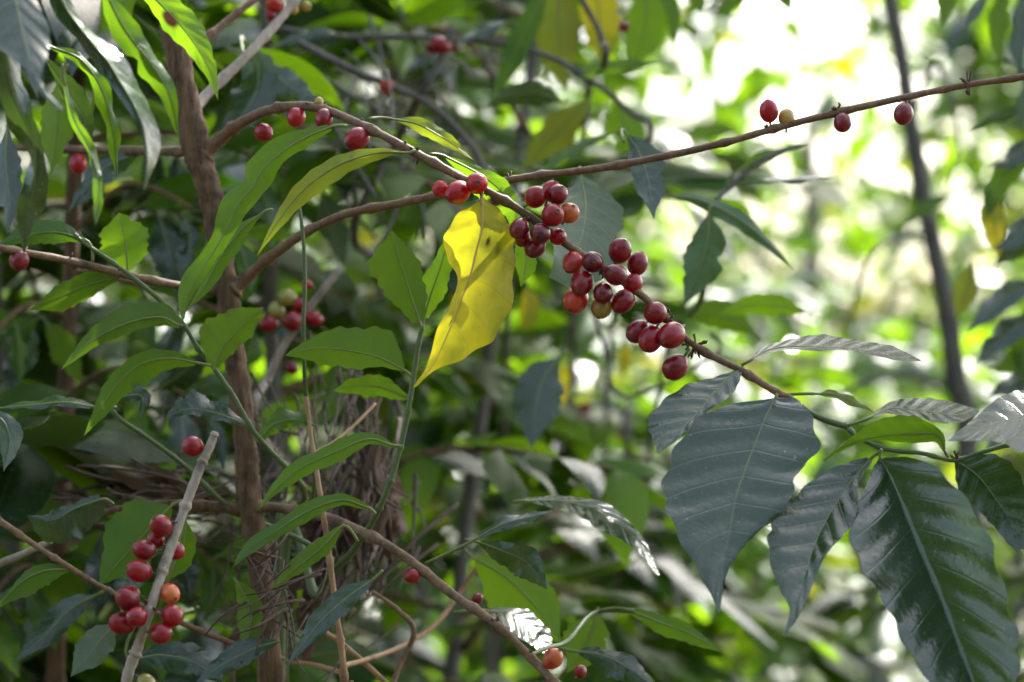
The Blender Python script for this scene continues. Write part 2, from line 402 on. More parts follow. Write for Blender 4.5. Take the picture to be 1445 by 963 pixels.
# cherries: a few shared meshes, unit radius, flower scar at +Z, stalk at -Z
def cherry_mesh(mat, seed):
    r_ = random.Random(seed); V = []; nu, nv = 12, 18
    ax = r_.uniform(1.02, 1.26); bx = r_.uniform(0.9, 1.0); pw = r_.uniform(-0.10, 0.08)
    prof = []
    for i in range(nu + 1):
        th = math.pi * i / nu; z = math.cos(th); rr = math.sin(th)
        zz = z * ax; rr = rr * (1 + pw * z)
        prof.append((rr, zz))
    prof = [(0.0, ax - 0.05), (0.07, ax - 0.045), (0.13, ax - 0.012), (0.17, ax + 0.012), (0.21, ax - 0.012)] + prof[1:-1] + [(0.12, -ax + 0.0)]
    for (rr, zz) in prof:
        for j in range(nv):
            a = 2 * math.pi * j / nv
            V.append((rr * math.cos(a) * 1.0, rr * math.sin(a) * bx, zz))
    m = len(prof); F, fm = [], []
    for i in range(m - 1):
        for j in range(nv):
            j2 = (j + 1) % nv
            F.append((i * nv + j, (i + 1) * nv + j, (i + 1) * nv + j2, i * nv + j2)); fm.append(1 if i < 4 else 0)
    tv, tf_ = tube_geo([(0, 0, -ax + 0.06), (0.01, 0, -ax - 0.15), (0.05, 0.03, -ax - 0.7)], [0.13, 0.11, 0.13], 6, len(V))
    V += tv; F += tf_; fm += [2] * len(tf_)
    me = bpy.data.meshes.new("cherry"); me.from_pydata(V, [], F)
    me.materials.append(M[mat]); me.materials.append(M['stub']); me.materials.append(M['stem'])
    me.polygons.foreach_set("material_index", np.array(fm, dtype=np.int32))
    me.polygons.foreach_set("use_smooth", np.ones(len(F), dtype=bool)); me.update()
    return me
CH = {c: [cherry_mesh('c_' + c, i * 7 + j) for j in range(5)] for i, c in enumerate(('red', 'dark', 'orange', 'scarlet', 'green', 'yellow'))}
def cherry(br, px, py, r, col='red', off=0, d=None, toward=0.5, label=None):
    """off: depth offset in px against the branch (minus: nearer)."""
    C = BR[br.name]; W = np.array(C); pxs = W[:, 0] / (W[:, 1] * K) + 722.5; pys = 481.5 - (W[:, 2] - H) / (W[:, 1] * K)
    i = int(np.argmin((pxs - px) ** 2 + (pys - py) ** 2)); base = Vector(W[i])
    dd = (d or base.y) + off * K * base.y
    c = at(px, py, dd); o = bpy.data.objects.new("cherry", rng.choice(CH[col])); COL.objects.link(o)
    o.parent = br; o.location = c
    ax = (c - base); ax.y *= 0.5
    ax = ax.normalized() if ax.length > 1e-6 else Vector((0, 0, -1))
    ax = (ax + Vector((rng.uniform(-.45, .45), -toward * rng.uniform(0.2, 1.3), rng.uniform(-.3, .5)))).normalized()
    o.rotation_mode = 'QUATERNION'; o.rotation_quaternion = ax.to_track_quat('Z', 'Y') @ Quaternion((0, 0, 1), rng.uniform(0, 6.28))
    s = r * K * dd / 1.01 * rng.uniform(.97, 1.03); o.scale = (s, s, s)
    if label: o['label'] = label
    return o
def stub(br, px, py, n=5, r=9, off=0, dirv=None, d=None):
    """withered flower stalks left on a node"""
    C = BR[br.name]; W = np.array(C); pxs = W[:, 0] / (W[:, 1] * K) + 722.5; pys = 481.5 - (W[:, 2] - H) / (W[:, 1] * K)
    i = int(np.argmin((pxs - px) ** 2 + (pys - py) ** 2)); base = W[i]; k = K * base[1]
    target = np.array(at(px, py, base[1])); V, F = [], []
    for s in range(n):
        dv = target - base; dv = dv / (np.linalg.norm(dv) + 1e-9) + np.array([rng.uniform(-.8, .8), rng.uniform(-.9, .3), rng.uniform(-.7, .7)])
        dv /= np.linalg.norm(dv); ln = r * k * rng.uniform(.7, 1.4)
        c = [base, base + dv * ln * .6, base + dv * ln + np.array([rng.uniform(-.2, .2), 0, rng.uniform(-.2, .2)]) * ln, base + dv * ln * 1.25]
        tv, tf_ = tube_geo(c, [1.6 * k, 1.3 * k, 2.1 * k, 0.5 * k], 5, len(V)); V += tv; F += tf_
    return mesh_obj('withered_flower_stalk', V, F, M['stub'], parent=br)

# ------------------------------------------------------------------ the ground
def ground():
    n = 60; V = []; F = []; e = np.sign(np.linspace(-1, 1, n)) * np.abs(np.linspace(-1, 1, n)) ** 3 * 400
    r_ = random.Random(3)
    for y in e:
        for x in e:
            near = max(0, 1 - math.hypot(x, y) / 60)
            V.append((x, y + 4, (r_.uniform(-.03, .03)) * (0.4 + near)))
    for i in range(n - 1):
        for j in range(n - 1): F.append((i * n + j, i * n + j + 1, (i + 1) * n + j + 1, (i + 1) * n + j))
    m, nt, b, out = new_mat("soil_and_litter")
    tc = N(nt, "ShaderNodeTexCoord")
    n1 = noise(nt, 1.3, 5, 0.6); n2 = noise(nt, 22, 5, 0.7)
    c = mixc(nt, ramp(nt, n2, .35, .65), (0.03, 0.02, 0.012), (0.075, 0.052, 0.03))
    c = mixc(nt, ramp(nt, n1, .52, .62), c, (0.07, 0.10, 0.03))
    nt.links.new(c, b.inputs["Base Color"]); b.inputs["Roughness"].default_value = 0.9
    bp = N(nt, "ShaderNodeBump"); bp.inputs["Distance"].default_value = 0.03; nt.links.new(n2, bp.inputs["Height"]); nt.links.new(bp.outputs[0], b.inputs["Normal"])
    o = mesh_obj("ground", V, F, m); o['kind'] = 'structure'
ground()

# ------------------------------------------------------------------ background: bushes and trees
def proto_leaf(mat, seed):
    """a drooping coffee leaf, base at the origin, along +X, length 1, upper side +Z"""
    r_ = random.Random(seed); nu, nv = 13, 2; V, UV, F = [], [], []
    dr = r_.uniform(0.1, 0.75); W = r_.uniform(0.17, 0.23); tw = r_.uniform(-.5, .5); fold = r_.uniform(0.05, 0.4)
    ph = r_.uniform(0, 6); wa = r_.uniform(0.01, 0.035)
    ps = []; x = z = 0.0
    for i in range(nu):
        u = i / (nu - 1); a = -dr * 1.6 * u + 0.2
        ps.append((x, z, a)); x += math.cos(a) / (nu - 1); z += math.sin(a) / (nu - 1)
    for i, (x, z, a) in enumerate(ps):
        u = i / (nu - 1); w = W * np.interp(u, PROF_U, PROF_W)
        for v in np.linspace(-1, 1, 2 * nv + 1):
            s = v * w; al = tw * u + (-fold if v > 0 else fold)
            zz = s * math.sin(al) + wa * abs(v) ** 2 * math.sin(9 * u + ph + (2 if v > 0 else 0)); yy = s * math.cos(al)
            V.append((x - zz * math.sin(a), yy, z + zz * math.cos(a))); UV.append((u, 0.5 + v / 2))
    m = 2 * nv + 1
    for i in range(nu - 1):
        for j in range(m - 1): F.append((i * m + j, (i + 1) * m + j, (i + 1) * m + j + 1, i * m + j + 1))
    me = bpy.data.meshes.new("leaf"); me.from_pydata(V, [], F); me.materials.append(M[mat])
    me.polygons.foreach_set("use_smooth", np.ones(len(F), dtype=bool))
    ul = me.uv_layers.new(name="UVMap"); li = np.empty(len(me.loops), dtype=np.int32); me.loops.foreach_get("vertex_index", li)
    ul.data.foreach_set("uv", np.array(UV, dtype=np.float32)[li].ravel()); me.update()
    return me, np.array(V), np.array(F), np.array(UV)
MATN = ['dark', 'green', 'young', 'lime', 'yellow', 'pale']
PL = {m: [proto_leaf(m, 11 * i + j) for j in range(4)] for i, m in enumerate(MATN)}
GAPS = [(at(165, 465, 1.43), -.02), (at(335, 300, 1.39), -.022), (at(590, 385, 1.43), -.022), (at(450, 640, 1.4), -.022), (at(90, 415, 1.45), -.022), (at(735, 830, 1.56), -.015), (at(190, 150, 1.22), .035), (at(724, 325, 1.37), -.012), (at(908, 776, 1.50), -.004), (at(1428, 622, 1.3), -.012), (at(774, 908, 1.505), -.008), (at(640, 195, 1.41), .02)]
def gap(p):
    """gaps between the leaves overhead that let single sunbeams through"""
    for g, r in GAPS:
        w = p - g; s = w.dot(SUN)
        if s > .12 and (w - SUN * s).length < r + .045: return True
    return False
class Mass:
    """leaves gathered into one mesh"""
    def __init__(s): s.V, s.F, s.U, s.m, s.n = [], [], [], [], 0
    def add(s, pl, mi, mat4):
        A = np.array(mat4); s.V.append(pl[1] @ A[:3, :3].T + A[:3, 3]); s.F.append(pl[2] + s.n); s.U.append(pl[3])
        s.m.append(np.full(len(pl[2]), mi)); s.n += len(pl[1])
    def build(s, name, parent=None):
        V = np.vstack(s.V); F = np.vstack(s.F)
        me = bpy.data.meshes.new(name); me.vertices.add(len(V)); me.vertices.foreach_set("co", V.astype(np.float32).ravel())
        me.loops.add(F.size); me.loops.foreach_set("vertex_index", F.astype(np.int32).ravel())
        me.polygons.add(len(F)); me.polygons.foreach_set("loop_start", np.arange(len(F), dtype=np.int32) * 4)
        for m in MATN: me.materials.append(M[m])
        me.polygons.foreach_set("material_index", np.concatenate(s.m).astype(np.int32))
        me.polygons.foreach_set("use_smooth", np.ones(len(F), dtype=bool))
        ul = me.uv_layers.new(name="UVMap"); ul.data.foreach_set("uv", np.vstack(s.U)[F.ravel()].astype(np.float32).ravel())
        me.update(calc_edges=True); me.validate()
        o = bpy.data.objects.new(name, me); COL.objects.link(o); hook(o, parent); o['kind'] = 'stuff'
        return o
def in_frame(p, m=40):
    if p.y < 0.3: return False
    return abs(p.x / (p.y * K)) < 722.5 + m and abs((p.z - H) / (p.y * K)) < 481.5 + m
def leaf_matrix(p, dirv, up, size, r_):
    x = dirv.normalized(); y = up.cross(x)
    y = y.normalized() if y.length > 1e-4 else Vector((0, 1, 0)); z = x.cross(y)
    m = Matrix((x, y, z)).transposed().to_4x4(); m.translation = p
    return m @ Matrix.Rotation(r_.gauss(0, .35), 4, 'X') @ Matrix.Scale(size, 4)
def pick(r_, mix):
    t = r_.random() * sum(w for _, w in mix)
    for m, w in mix:
        t -= w
        if t <= 0: return m
    return mix[-1][0]
def tube_obj(name, pts, r0, r1, mat, parent, n=12, sides=7):
    C = spline([tuple(p) for p in pts], n); V, F = tube_geo(C, np.linspace(r0, r1, n), sides)
    return mesh_obj(name, V, F, M[mat], parent=parent)
def bush(label, x, y, h, spread, nb, mix, seed, size=(0.09, 0.15), z0=0.35, cat='bush', name='coffee_bush', group='coffee bushes behind the fruiting branch', fruits=0, stemr=0.011):
    r_ = random.Random(seed); root = thing(name, label, cat, (x, y, 0), group)
    top = Vector((x + r_.uniform(-.1, .1), y + r_.uniform(-.1, .1), h))
    mid_ = Vector((x + r_.uniform(-.04, .04), y, h * .5))
    tube_obj('stem', [(x, y, -0.02), mid_, top], stemr, stemr * .4, 'far', root)
    mass = Mass(); cnt = 0
    for b in range(nb):
        f = (b + r_.random()) / nb; z = z0 + (h - z0) * f
        s0 = Vector((x, y, 0)).lerp(mid_, min(1, z / (h * .5))) if z < h * .5 else mid_.lerp(top, (z - h * .5) / (h * .5)); s0.z = z
        a = r_.uniform(0, 6.283); ln = spread * r_.uniform(.6, 1.1) * (1 - 0.45 * f ** 3)
        dv = Vector((math.cos(a), math.sin(a), r_.uniform(.0, .5)))
        e = s0 + dv * ln; e.z -= ln * r_.uniform(0.05, .4)
        m_ = s0.lerp(e, .5) + Vector((0, 0, ln * .13))
        pts = spline([tuple(s0), tuple(m_), tuple(e)], 14)
        seen = any(in_frame(Vector(q_), 0) for q_ in pts)
        br = tube_obj('branch', [s0, m_, e], 0.0042, 0.0016, 'twig', root, 10, 6)
        for q_ in range(2, 14, 1):
            p = Vector(pts[q_]); tg = (Vector(pts[min(13, q_ + 1)]) - Vector(pts[q_ - 1])).normalized()
            sd = tg.cross(Vector((0, 0, 1))); sd = sd.normalized() if sd.length > .01 else Vector((1, 0, 0))
            for sg in (-1, 1):
                if r_.random() < .22: continue
                dl = (tg * r_.uniform(.25, .9) + sd * sg * r_.uniform(.5, 1) + Vector((0, 0, r_.uniform(-.55, .25))))
                mm = leaf_matrix(p, dl, Vector((0, 0, 1)), r_.uniform(*size), r_)
                mt = pick(r_, mix); pl = r_.choice(PL[mt])
                if gap(p + dl.normalized() * .06): continue
                if in_frame(p + dl * .05) and cnt < 290:
                    o = bpy.data.objects.new("leaf", pl[0]); COL.objects.link(o); o.parent = br; o.matrix_basis = mm; cnt += 1
                else: mass.add(pl, MATN.index(mt), mm)
        if fruits and seen and r_.random() < fruits:
            q_ = r_.randint(3, 10); p = Vector(pts[q_])
            for _ in range(r_.randint(1, 5)):
                o = bpy.data.objects.new("cherry", r_.choice(CH[r_.choice(['red', 'red', 'dark', 'scarlet', 'green'])])); COL.objects.link(o); o.parent = br
                o.location = p + Vector((r_.gauss(0, .009), r_.gauss(0, .009), r_.gauss(-.003, .008))); s = r_.uniform(.0055, .0068); o.scale = (s, s, s)
                o.rotation_euler = (r_.uniform(0, 6), r_.uniform(0, 6), 0)
    if mass.V: mass.build('foliage', root)
    return root
def tree(label, x, y, h, tr, crown, nleaf, size, mix, seed, lean=(0, 0), group='shade trees beyond the coffee', name='shade_tree', limbs=6, mat='far'):
    """crown: (centre z, radius x, radius y, radius z)"""
    r_ = random.Random(seed); root = thing(name, label, 'tree', (x, y, 0), group)
    tp = Vector((x + lean[0], y + lean[1], h))
    tube_obj('trunk', [(x, y, -.05), (x + lean[0] * .4 + r_.uniform(-.05, .05), y + lean[1] * .4, h * .4), tuple(tp)], tr, tr * .35, mat, root, 20, 10)
    cz, rx, ry, rz = crown; cx, cy = x + lean[0] * cz / h, y + lean[1] * cz / h
    clumps = []
    for i in range(limbs):
        a = 6.283 * i / limbs + r_.uniform(-.4, .4); f = r_.uniform(.45, .95)
        s0 = Vector((x, y, 0)).lerp(tp, r_.uniform(.45, .9))
        e = Vector((cx + rx * f * math.cos(a), cy + ry * f * math.sin(a), cz + rz * r_.uniform(-.6, .8)))
        tube_obj('limb', [s0, s0.lerp(e, .5) + Vector((0, 0, .1 * rz)), e], tr * .35, tr * .08, mat, root, 10, 6)
        for t_ in (.35, .6, .8, 1): clumps.append(s0.lerp(e, t_))
    while len(clumps) < 26:
        v = Vector((r_.gauss(0, .5), r_.gauss(0, .5), r_.gauss(0, .5)))
        clumps.append(Vector((cx + v.x * rx, cy + v.y * ry, cz + v.z * rz)))
    cs = min(rx, ry, rz) * .34; mass = Mass()
    for i in range(nleaf):
        c = r_.choice(clumps); p = c + Vector((r_.gauss(0, cs), r_.gauss(0, cs), r_.gauss(0, cs * .8)))
        dl = Vector((r_.uniform(-1, 1), r_.uniform(-1, 1), r_.uniform(-1, .3)))
        mt = pick(r_, mix)
        if y < 6 and gap(p + dl.normalized() * .06): continue
        mass.add(r_.choice(PL[mt]), MATN.index(mt), leaf_matrix(p, dl, Vector((0, 0, 1)), r_.uniform(*size), r_))
    mass.build('crown', root)
    return root
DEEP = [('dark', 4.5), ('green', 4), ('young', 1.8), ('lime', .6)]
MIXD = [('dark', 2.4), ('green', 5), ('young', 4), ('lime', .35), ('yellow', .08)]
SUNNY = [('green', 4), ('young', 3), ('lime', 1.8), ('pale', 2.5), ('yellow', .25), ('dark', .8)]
bush('dense dark coffee bush directly behind the brown trunk', -0.40, 1.98, 2.1, 0.42, 32, DEEP, 1, fruits=.35, size=(.075, .12))
bush('coffee bush in the gap right of the brown trunk, below the yellow leaf', -0.03, 2.25, 2.0, 0.42, 30, MIXD, 2, fruits=.3, size=(.07, .115))
bush('coffee bush with dark leaves behind the twig ending bottom left', -0.62, 2.5, 2.2, 0.5, 26, DEEP, 3, fruits=.2)
bush('coffee bush close behind the hanging leaves, top left', -0.50, 1.75, 2.15, 0.30, 22, DEEP, 11, z0=.9)
bush('coffee bush close behind the brown trunk and the yellow-green leaf', -0.20, 2.02, 1.95, 0.30, 26, MIXD, 12, z0=.8, size=(.06, .10))
bush('low coffee bush below the berry clusters at the picture centre', 0.17, 2.7, 1.38, 0.42, 26, MIXD, 4, fruits=.2, size=(.075, .12))
bush('tall coffee bush behind the top centre, above the arching branch', -0.16, 2.95, 2.5, 0.48, 28, MIXD, 5, z0=1.2)
bush('coffee bush low behind the big glossy leaves at lower right', 0.52, 2.8, 1.28, 0.42, 28, DEEP, 6, size=(.075, .12))
bush('coffee bush reaching in at the right edge beside the thin bare trunk', 0.82, 2.6, 1.62, 0.36, 18, MIXD, 7, z0=.7)
for i, (x, y, h, sp, mx, lab) in enumerate([
    (-1.15, 3.4, 2.7, .75, DEEP, 'shaded coffee bush farther back at the left edge'),
    (-0.62, 3.7, 2.6, .75, DEEP, 'shaded coffee bush farther back behind the bent green leaves'),
    (-0.10, 4.0, 2.7, .7, MIXD, 'leafy coffee bush farther back left of centre'),
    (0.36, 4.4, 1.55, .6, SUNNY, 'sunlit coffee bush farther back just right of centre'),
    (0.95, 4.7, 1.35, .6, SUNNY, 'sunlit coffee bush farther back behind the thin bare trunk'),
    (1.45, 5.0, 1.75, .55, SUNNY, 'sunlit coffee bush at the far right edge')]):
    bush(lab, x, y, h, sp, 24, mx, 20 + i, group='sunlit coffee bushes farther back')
for i, (x, y, h, cr, nl, mx, lab) in enumerate([
    (-1.9, 6.4, 4.2, (1.9, 1.1, 1.0, 1.8), 5200, DEEP, 'dense leafy tree far behind the top left leaves'),
    (-0.35, 7.2, 4.2, (2.0, 1.15, 1.0, 1.9), 4600, MIXD, 'leafy tree far behind the top centre'),
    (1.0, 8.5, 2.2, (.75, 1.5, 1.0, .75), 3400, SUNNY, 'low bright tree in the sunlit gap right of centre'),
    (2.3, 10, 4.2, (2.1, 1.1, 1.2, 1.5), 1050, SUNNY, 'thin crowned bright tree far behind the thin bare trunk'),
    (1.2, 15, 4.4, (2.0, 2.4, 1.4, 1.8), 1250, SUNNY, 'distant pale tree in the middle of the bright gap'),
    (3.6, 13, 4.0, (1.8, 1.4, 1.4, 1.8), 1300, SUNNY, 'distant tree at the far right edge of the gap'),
    (-1.4, 13, 5.0, (2.0, 2.6, 1.4, 2.3), 5000, MIXD, 'broad tree closing the view behind the left trees'),
    (-1.5, 5.8, 1.6, (.85, .9, .6, .8), 3000, DEEP, 'low bushy tree behind the bottom left cherries'),
    (-.3, 6.0, 1.5, (.8, .9, .6, .75), 3000, MIXD, 'low bushy tree behind the dry straw tangle'),
    (.75, 6.6, 1.5, (.75, .9, .6, .65), 2600, MIXD, 'low bushy tree behind the big glossy leaves'),
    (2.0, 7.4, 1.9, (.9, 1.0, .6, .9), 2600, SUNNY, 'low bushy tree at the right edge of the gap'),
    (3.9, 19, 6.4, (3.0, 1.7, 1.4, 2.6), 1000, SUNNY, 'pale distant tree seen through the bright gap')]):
    tree(lab, x, y, h, .05 + .004 * h, cr, nl, (.12, .21) if y < 9 else (.17, .28), mx, 40 + i)
# the shade tree standing just off to the right whose crown spreads over the fruiting branch
tree('shade tree whose crown spreads high over the fruiting branch', 1.75, 3.1, 4.2, .05, (3.05, .9, .8, .5), 2200, (.10, .17), MIXD, 60, lean=(-.95, -.45), limbs=14)
tree('unseen tree added to shade the bushes at lower right', 3.2, 5.0, 4.6, .05, (3.6, 1.1, 1.0, .5), 2400, (.10, .17), MIXD, 62, lean=(-1.9, -.2), limbs=14)  # out of view, added so its crown keeps the sun off these bushes
for i, (x, y, h, cr, lab) in enumerate([(-2.4, -2.6, 4.5, (2.3, 1.8, 1.2, 1.7), 'unseen dense tree added behind the photographer, at the left'), (.2, -3.6, 5.0, (2.5, 1.9, 1.2, 1.9), 'unseen dense tree added straight behind the photographer'), (2.6, -2.8, 4.5, (2.2, 1.7, 1.2, 1.7), 'unseen dense tree added behind the photographer, at the right')]):  # never in view: added so glossy leaves reflect foliage, not open sky
    tree(lab, x, y, h, .06, cr, 2600, (.22, .36), DEEP, 70 + i, group='unseen trees added behind the photographer')
# slim young tree at the right
yt = thing('young_tree', 'slim bare grey trunk rising through the bright gap at right', 'tree', tuple(at(1395, 4900, 2.5).xy) + (0,))
branch(yt, [(1395, 1900, 2.5), (1385, 1100, 2.5), (1365, 620, 2.5), (1350, 540, 2.5), (1338, 450, 2.5), (1318, 350, 2.5), (1298, 250, 2.5), (1282, 150, 2.5), (1268, 60, 2.5), (1250, -40, 2.5), (1225, -240, 2.5)], (17, 15, 12.5, 10.5, 9.5), mat='far', name='trunk', nodes=False, sides=12)
b = branch(yt, [(1310, 330, 2.5), (1285, 330, 2.45), (1245, 345, 2.4), (1222, 375, 2.4), (1208, 420, 2.4), (1190, 460, 2.4)], (4, 2), mat='far', nodes=False)
leaf(b, 'green', [(1352, 272), (1320, 285), (1290, 305), (1262, 330)], 9, 9, d=2.45, t=20, pet=(1360, 268), q=.6)
b = branch(yt, [(1285, 170, 2.5), (1320, 90, 2.45), (1345, 150, 2.4), (1352, 210, 2.4), (1340, 260, 2.4)], (3.5, 2), mat='far', nodes=False)
b = branch(yt, [(1350, 545, 2.5), (1270, 530, 2.5), (1210, 545, 2.5), (1150, 580, 2.5), (1110, 600, 2.5)], (5, 3), mat='far', nodes=False)
# ------------------------------------------------------------------ the fruiting coffee tree
ct = thing('coffee_tree', 'brown stemmed coffee tree whose arching branch carries red cherries and a yellow leaf', 'coffee tree', tuple(at(400, 500, 1.5).xy) + (0,))
branch(ct, [(440, 2560, 1.52), (420, 1700, 1.52), (385, 1000, 1.5), (366, 800, 1.5), (352, 700, 1.5), (344, 600, 1.5), (331, 500, 1.5), (319, 400, 1.5), (301, 290, 1.5), (275, 200, 1.5), (247, 60, 1.5), (225, -60, 1.5), (200, -250, 1.5)],
       (24, 19, 17.5, 16, 17, 16, 15.5, 16, 17, 20, 17, 13, 10), mat='trunk', name='trunk', nodes=False, sides=26, lump=.075, n=280)
A = branch(ct, [(280, 224, 1.5), (305, 202, 1.497), (335, 177, 1.485), (375, 157, 1.465), (415, 150, 1.445), (455, 154, 1.43), (510, 176, 1.41), (575, 210, 1.39), (640, 245, 1.385), (690, 271, 1.38), (740, 301, 1.38), (800, 345, 1.38), (860, 386, 1.38), (915, 425, 1.375), (975, 484, 1.37), (1045, 523, 1.36), (1095, 553, 1.35), (1112, 560, 1.35)],
           (14, 8, 7, 6.3, 6, 6, 6, 6, 5.2, 5.2, 5, 5), mat='twigred', n=170)
B = branch(ct, [(322, 412, 1.5), (345, 395, 1.498), (375, 368, 1.49), (430, 329, 1.47), (490, 302, 1.45), (560, 288, 1.44), (612, 277, 1.43), (660, 270, 1.43), (705, 257, 1.42), (760, 248, 1.41), (850, 237, 1.4), (965, 215, 1.39), (1040, 197, 1.38), (1085, 184, 1.38), (1165, 163, 1.38), (1280, 137, 1.37), (1360, 121, 1.37), (1445, 108, 1.36), (1560, 85, 1.35)],
           (14, 7.5, 6.3, 6, 5.5, 5.5, 5.5, 5, 5, 5, 4.5, 4.5), mat='twigred', n=170)
Cb = branch(ct, [(-60, 338, 1.4), (0, 350, 1.4), (100, 369, 1.43), (200, 393, 1.46), (290, 409, 1.497), (315, 412, 1.5)], (5, 5.5, 6.5), mat='twig')
D = branch(ct, [(275, 215, 1.52), (210, 213, 1.54), (150, 212, 1.56), (60, 210, 1.58), (-40, 205, 1.6)], (7, 6, 5), mat='twig')
E = branch(ct, [(268, 165, 1.52), (290, 135, 1.54), (345, 82, 1.56), (380, 45, 1.58), (415, 2, 1.6), (460, -60, 1.62)], (8, 7, 6), mat='palebark')
F1 = branch(ct, [(262, 90, 1.52), (285, 62, 1.53), (320, 30, 1.54), (365, -5, 1.55), (420, -50, 1.57)], (7, 5, 5), mat='twigred')
G = branch(ct, [(345, 714, 1.5), (400, 718, 1.49), (460, 730, 1.46), (530, 760, 1.43), (585, 796, 1.42), (640, 840, 1.41), (700, 881, 1.4), (750, 929, 1.4), (790, 971, 1.39), (860, 1040, 1.38)], (8, 7, 6.5, 6, 6.5), mat='twig')
Gl = branch(ct, [(352, 722, 1.5), (310, 716, 1.5), (260, 712, 1.5), (190, 715, 1.5), (120, 730, 1.5)], (9, 7, 4), mat='trunk')
for (x, y) in [(690, 243), (672, 246)]: stub(A, x, y, 3)
for (x, y, n, r) in [(588, 203, 4, 8), (570, 205, 3, 7), (590, 225, 4, 9), (745, 312, 5, 9), (772, 325, 4, 8), (942, 437, 4, 9), (950, 450, 3, 8), (990, 476, 5, 12), (975, 500, 4, 12), (968, 490, 3, 10), (512, 165, 3, 6), (437, 146, 3, 6), (850, 385, 4, 8), (330, 172, 2, 6), (680, 285, 3, 8)]: stub(A, x, y, n, r)
for (x, y, n, r) in [(1178, 148, 4, 12), (1362, 108, 5, 14), (1372, 132, 4, 14), (975, 212, 3, 7), (720, 245, 3, 8), (1268, 143, 3, 6), (1082, 178, 4, 7), (640, 280, 2, 6)]: stub(B, x, y, n, r)
for (x, y) in [(95, 362), (102, 375), (170, 378)]: stub(Cb, x, y, 3, 8)
for (x, y) in [(700, 872), (690, 890), (745, 920)]: stub(G, x, y, 4, 9)
# cherries on the arching branch
for c in [(372, 187, 12.5, 'red', -6), (418, 166, 14, 'red', -14), (457, 168, 13, 'red', -10), (504, 196, 16.5, 'red', -10), (450, 144, 7, 'green', 4),
          (621, 267, 11.5, 'dark', -14), (645, 272, 17, 'red', -22), (673, 259, 16, 'red', -30),
          (756, 278, 15.5, 'red', -8), (778, 270, 14, 'red', 12), (787, 275, 14.5, 'red', -8), (780, 304, 16.5, 'red', -26), (803, 301, 15.5, 'orange', -8),
          (733, 323, 15.5, 'dark', -22), (762, 330, 15.5, 'dark', -32), (738, 337, 12, 'dark', 2), (787, 334, 13, 'red', -4), (755, 350, 15, 'dark', -10),
          (808, 371, 14.5, 'scarlet', -6), (836, 370, 16.5, 'dark', -28), (875, 354, 17, 'dark', -4), (900, 372, 15.5, 'dark', 12), (821, 400, 16.5, 'red', -24),
          (869, 388, 16.5, 'dark', -36), (893, 401, 14.5, 'red', 4), (851, 414, 15.5, 'dark', -30), (813, 423, 18, 'scarlet', -8), (849, 434, 16.5, 'green', -8), (879, 426, 15.5, 'red', -10),
          (925, 442, 17, 'red', -24), (900, 468, 16.5, 'dark', -2), (918, 479, 18, 'red', -22), (947, 474, 18.5, 'red', -30)]: cherry(A, *c)
cherry(A, 953, 518, 18, 'dark', -6, toward=.1)
for c in [(1085, 157, 13.5, 'red', 0), (1110, 167, 12.5, 'yellow', 8), (1189, 173, 13, 'dark', -10), (1275, 161, 15.5, 'dark', -8)]: cherry(B, *c, toward=.2)
for c in [(27, 368, 14, 'dark', -4)]: cherry(Cb, *c)
for c in [(110, 231, 13, 'red', -6)]: cherry(D, *c)
for c in [(387, 6, 13, 'scarlet', -6), (383, 22, 8, 'red', 2), (413, 12, 8, 'yellow', 4), (432, 9, 8, 'green', 4)]: cherry(E, *c)
for c in [(582, 813, 11, 'red', -4), (780, 930, 15, 'orange', -6), (674, 845, 8, 'dark', 20), (819, 948, 10, 'red', 60)]: cherry(G, *c)
# leaves of the arching branch
leaf(A, 'lime', [(574, 216), (535, 216), (480, 232), (430, 267), (393, 312), (362, 362)], 15, 18, d=1.385, t=12, f=15, q=1, res=1, pet=(586, 212, 3), top=-1, wv=2)
leaf(A, 'green', [(372, 300), (340, 325), (310, 365), (285, 410), (262, 440)], 14, 16, d=1.42, t=10, f=15, q=1, res=1, pet=(385, 296, 5), top=-1, wv=2)
leaf(A, 'lime', [(552, 168), (590, 176), (630, 198), (668, 226)], 11, 12, d=1.41, t=-15, f=15, q=1, res=1, pet=(520, 168, -20), top=-1, wv=2)
leaf(A, 'young', [(630, 222), (680, 248), (712, 275), (728, 300), (722, 330)], [2, 24, 30, 18, 0], [2, 12, 14, 8, 0], d=1.41, t=-10, f=14, q=1, res=1, pet=(605, 218, -10), top=-1, wv=2, spots=((.6, .5, .07, .3),))
leaf(A, 'young', [(735, 330), (742, 360), (740, 385), (735, 405)], 17, 17, d=1.43, f=12, res=0, top=-1, pet=(738, 310, -20))
leaf(B, 'pale', [(819, 248), (826, 290), (820, 335), (800, 375), (775, 392)], [2, 36, 44, 30, 0], [3, 46, 50, 42, 0], d=1.5, t=-6, f=-8, q=1.8, res=1, pet=(820, 240, -60), top=1, lean=1.0)
leaf(B, 'dark', [(885, 190), (902, 215), (915, 255), (923, 310)], 22, 27, d=1.55, t=10, f=-5, q=1.6, res=1, top=1, pet=(880, 200, -60), lean=.9)
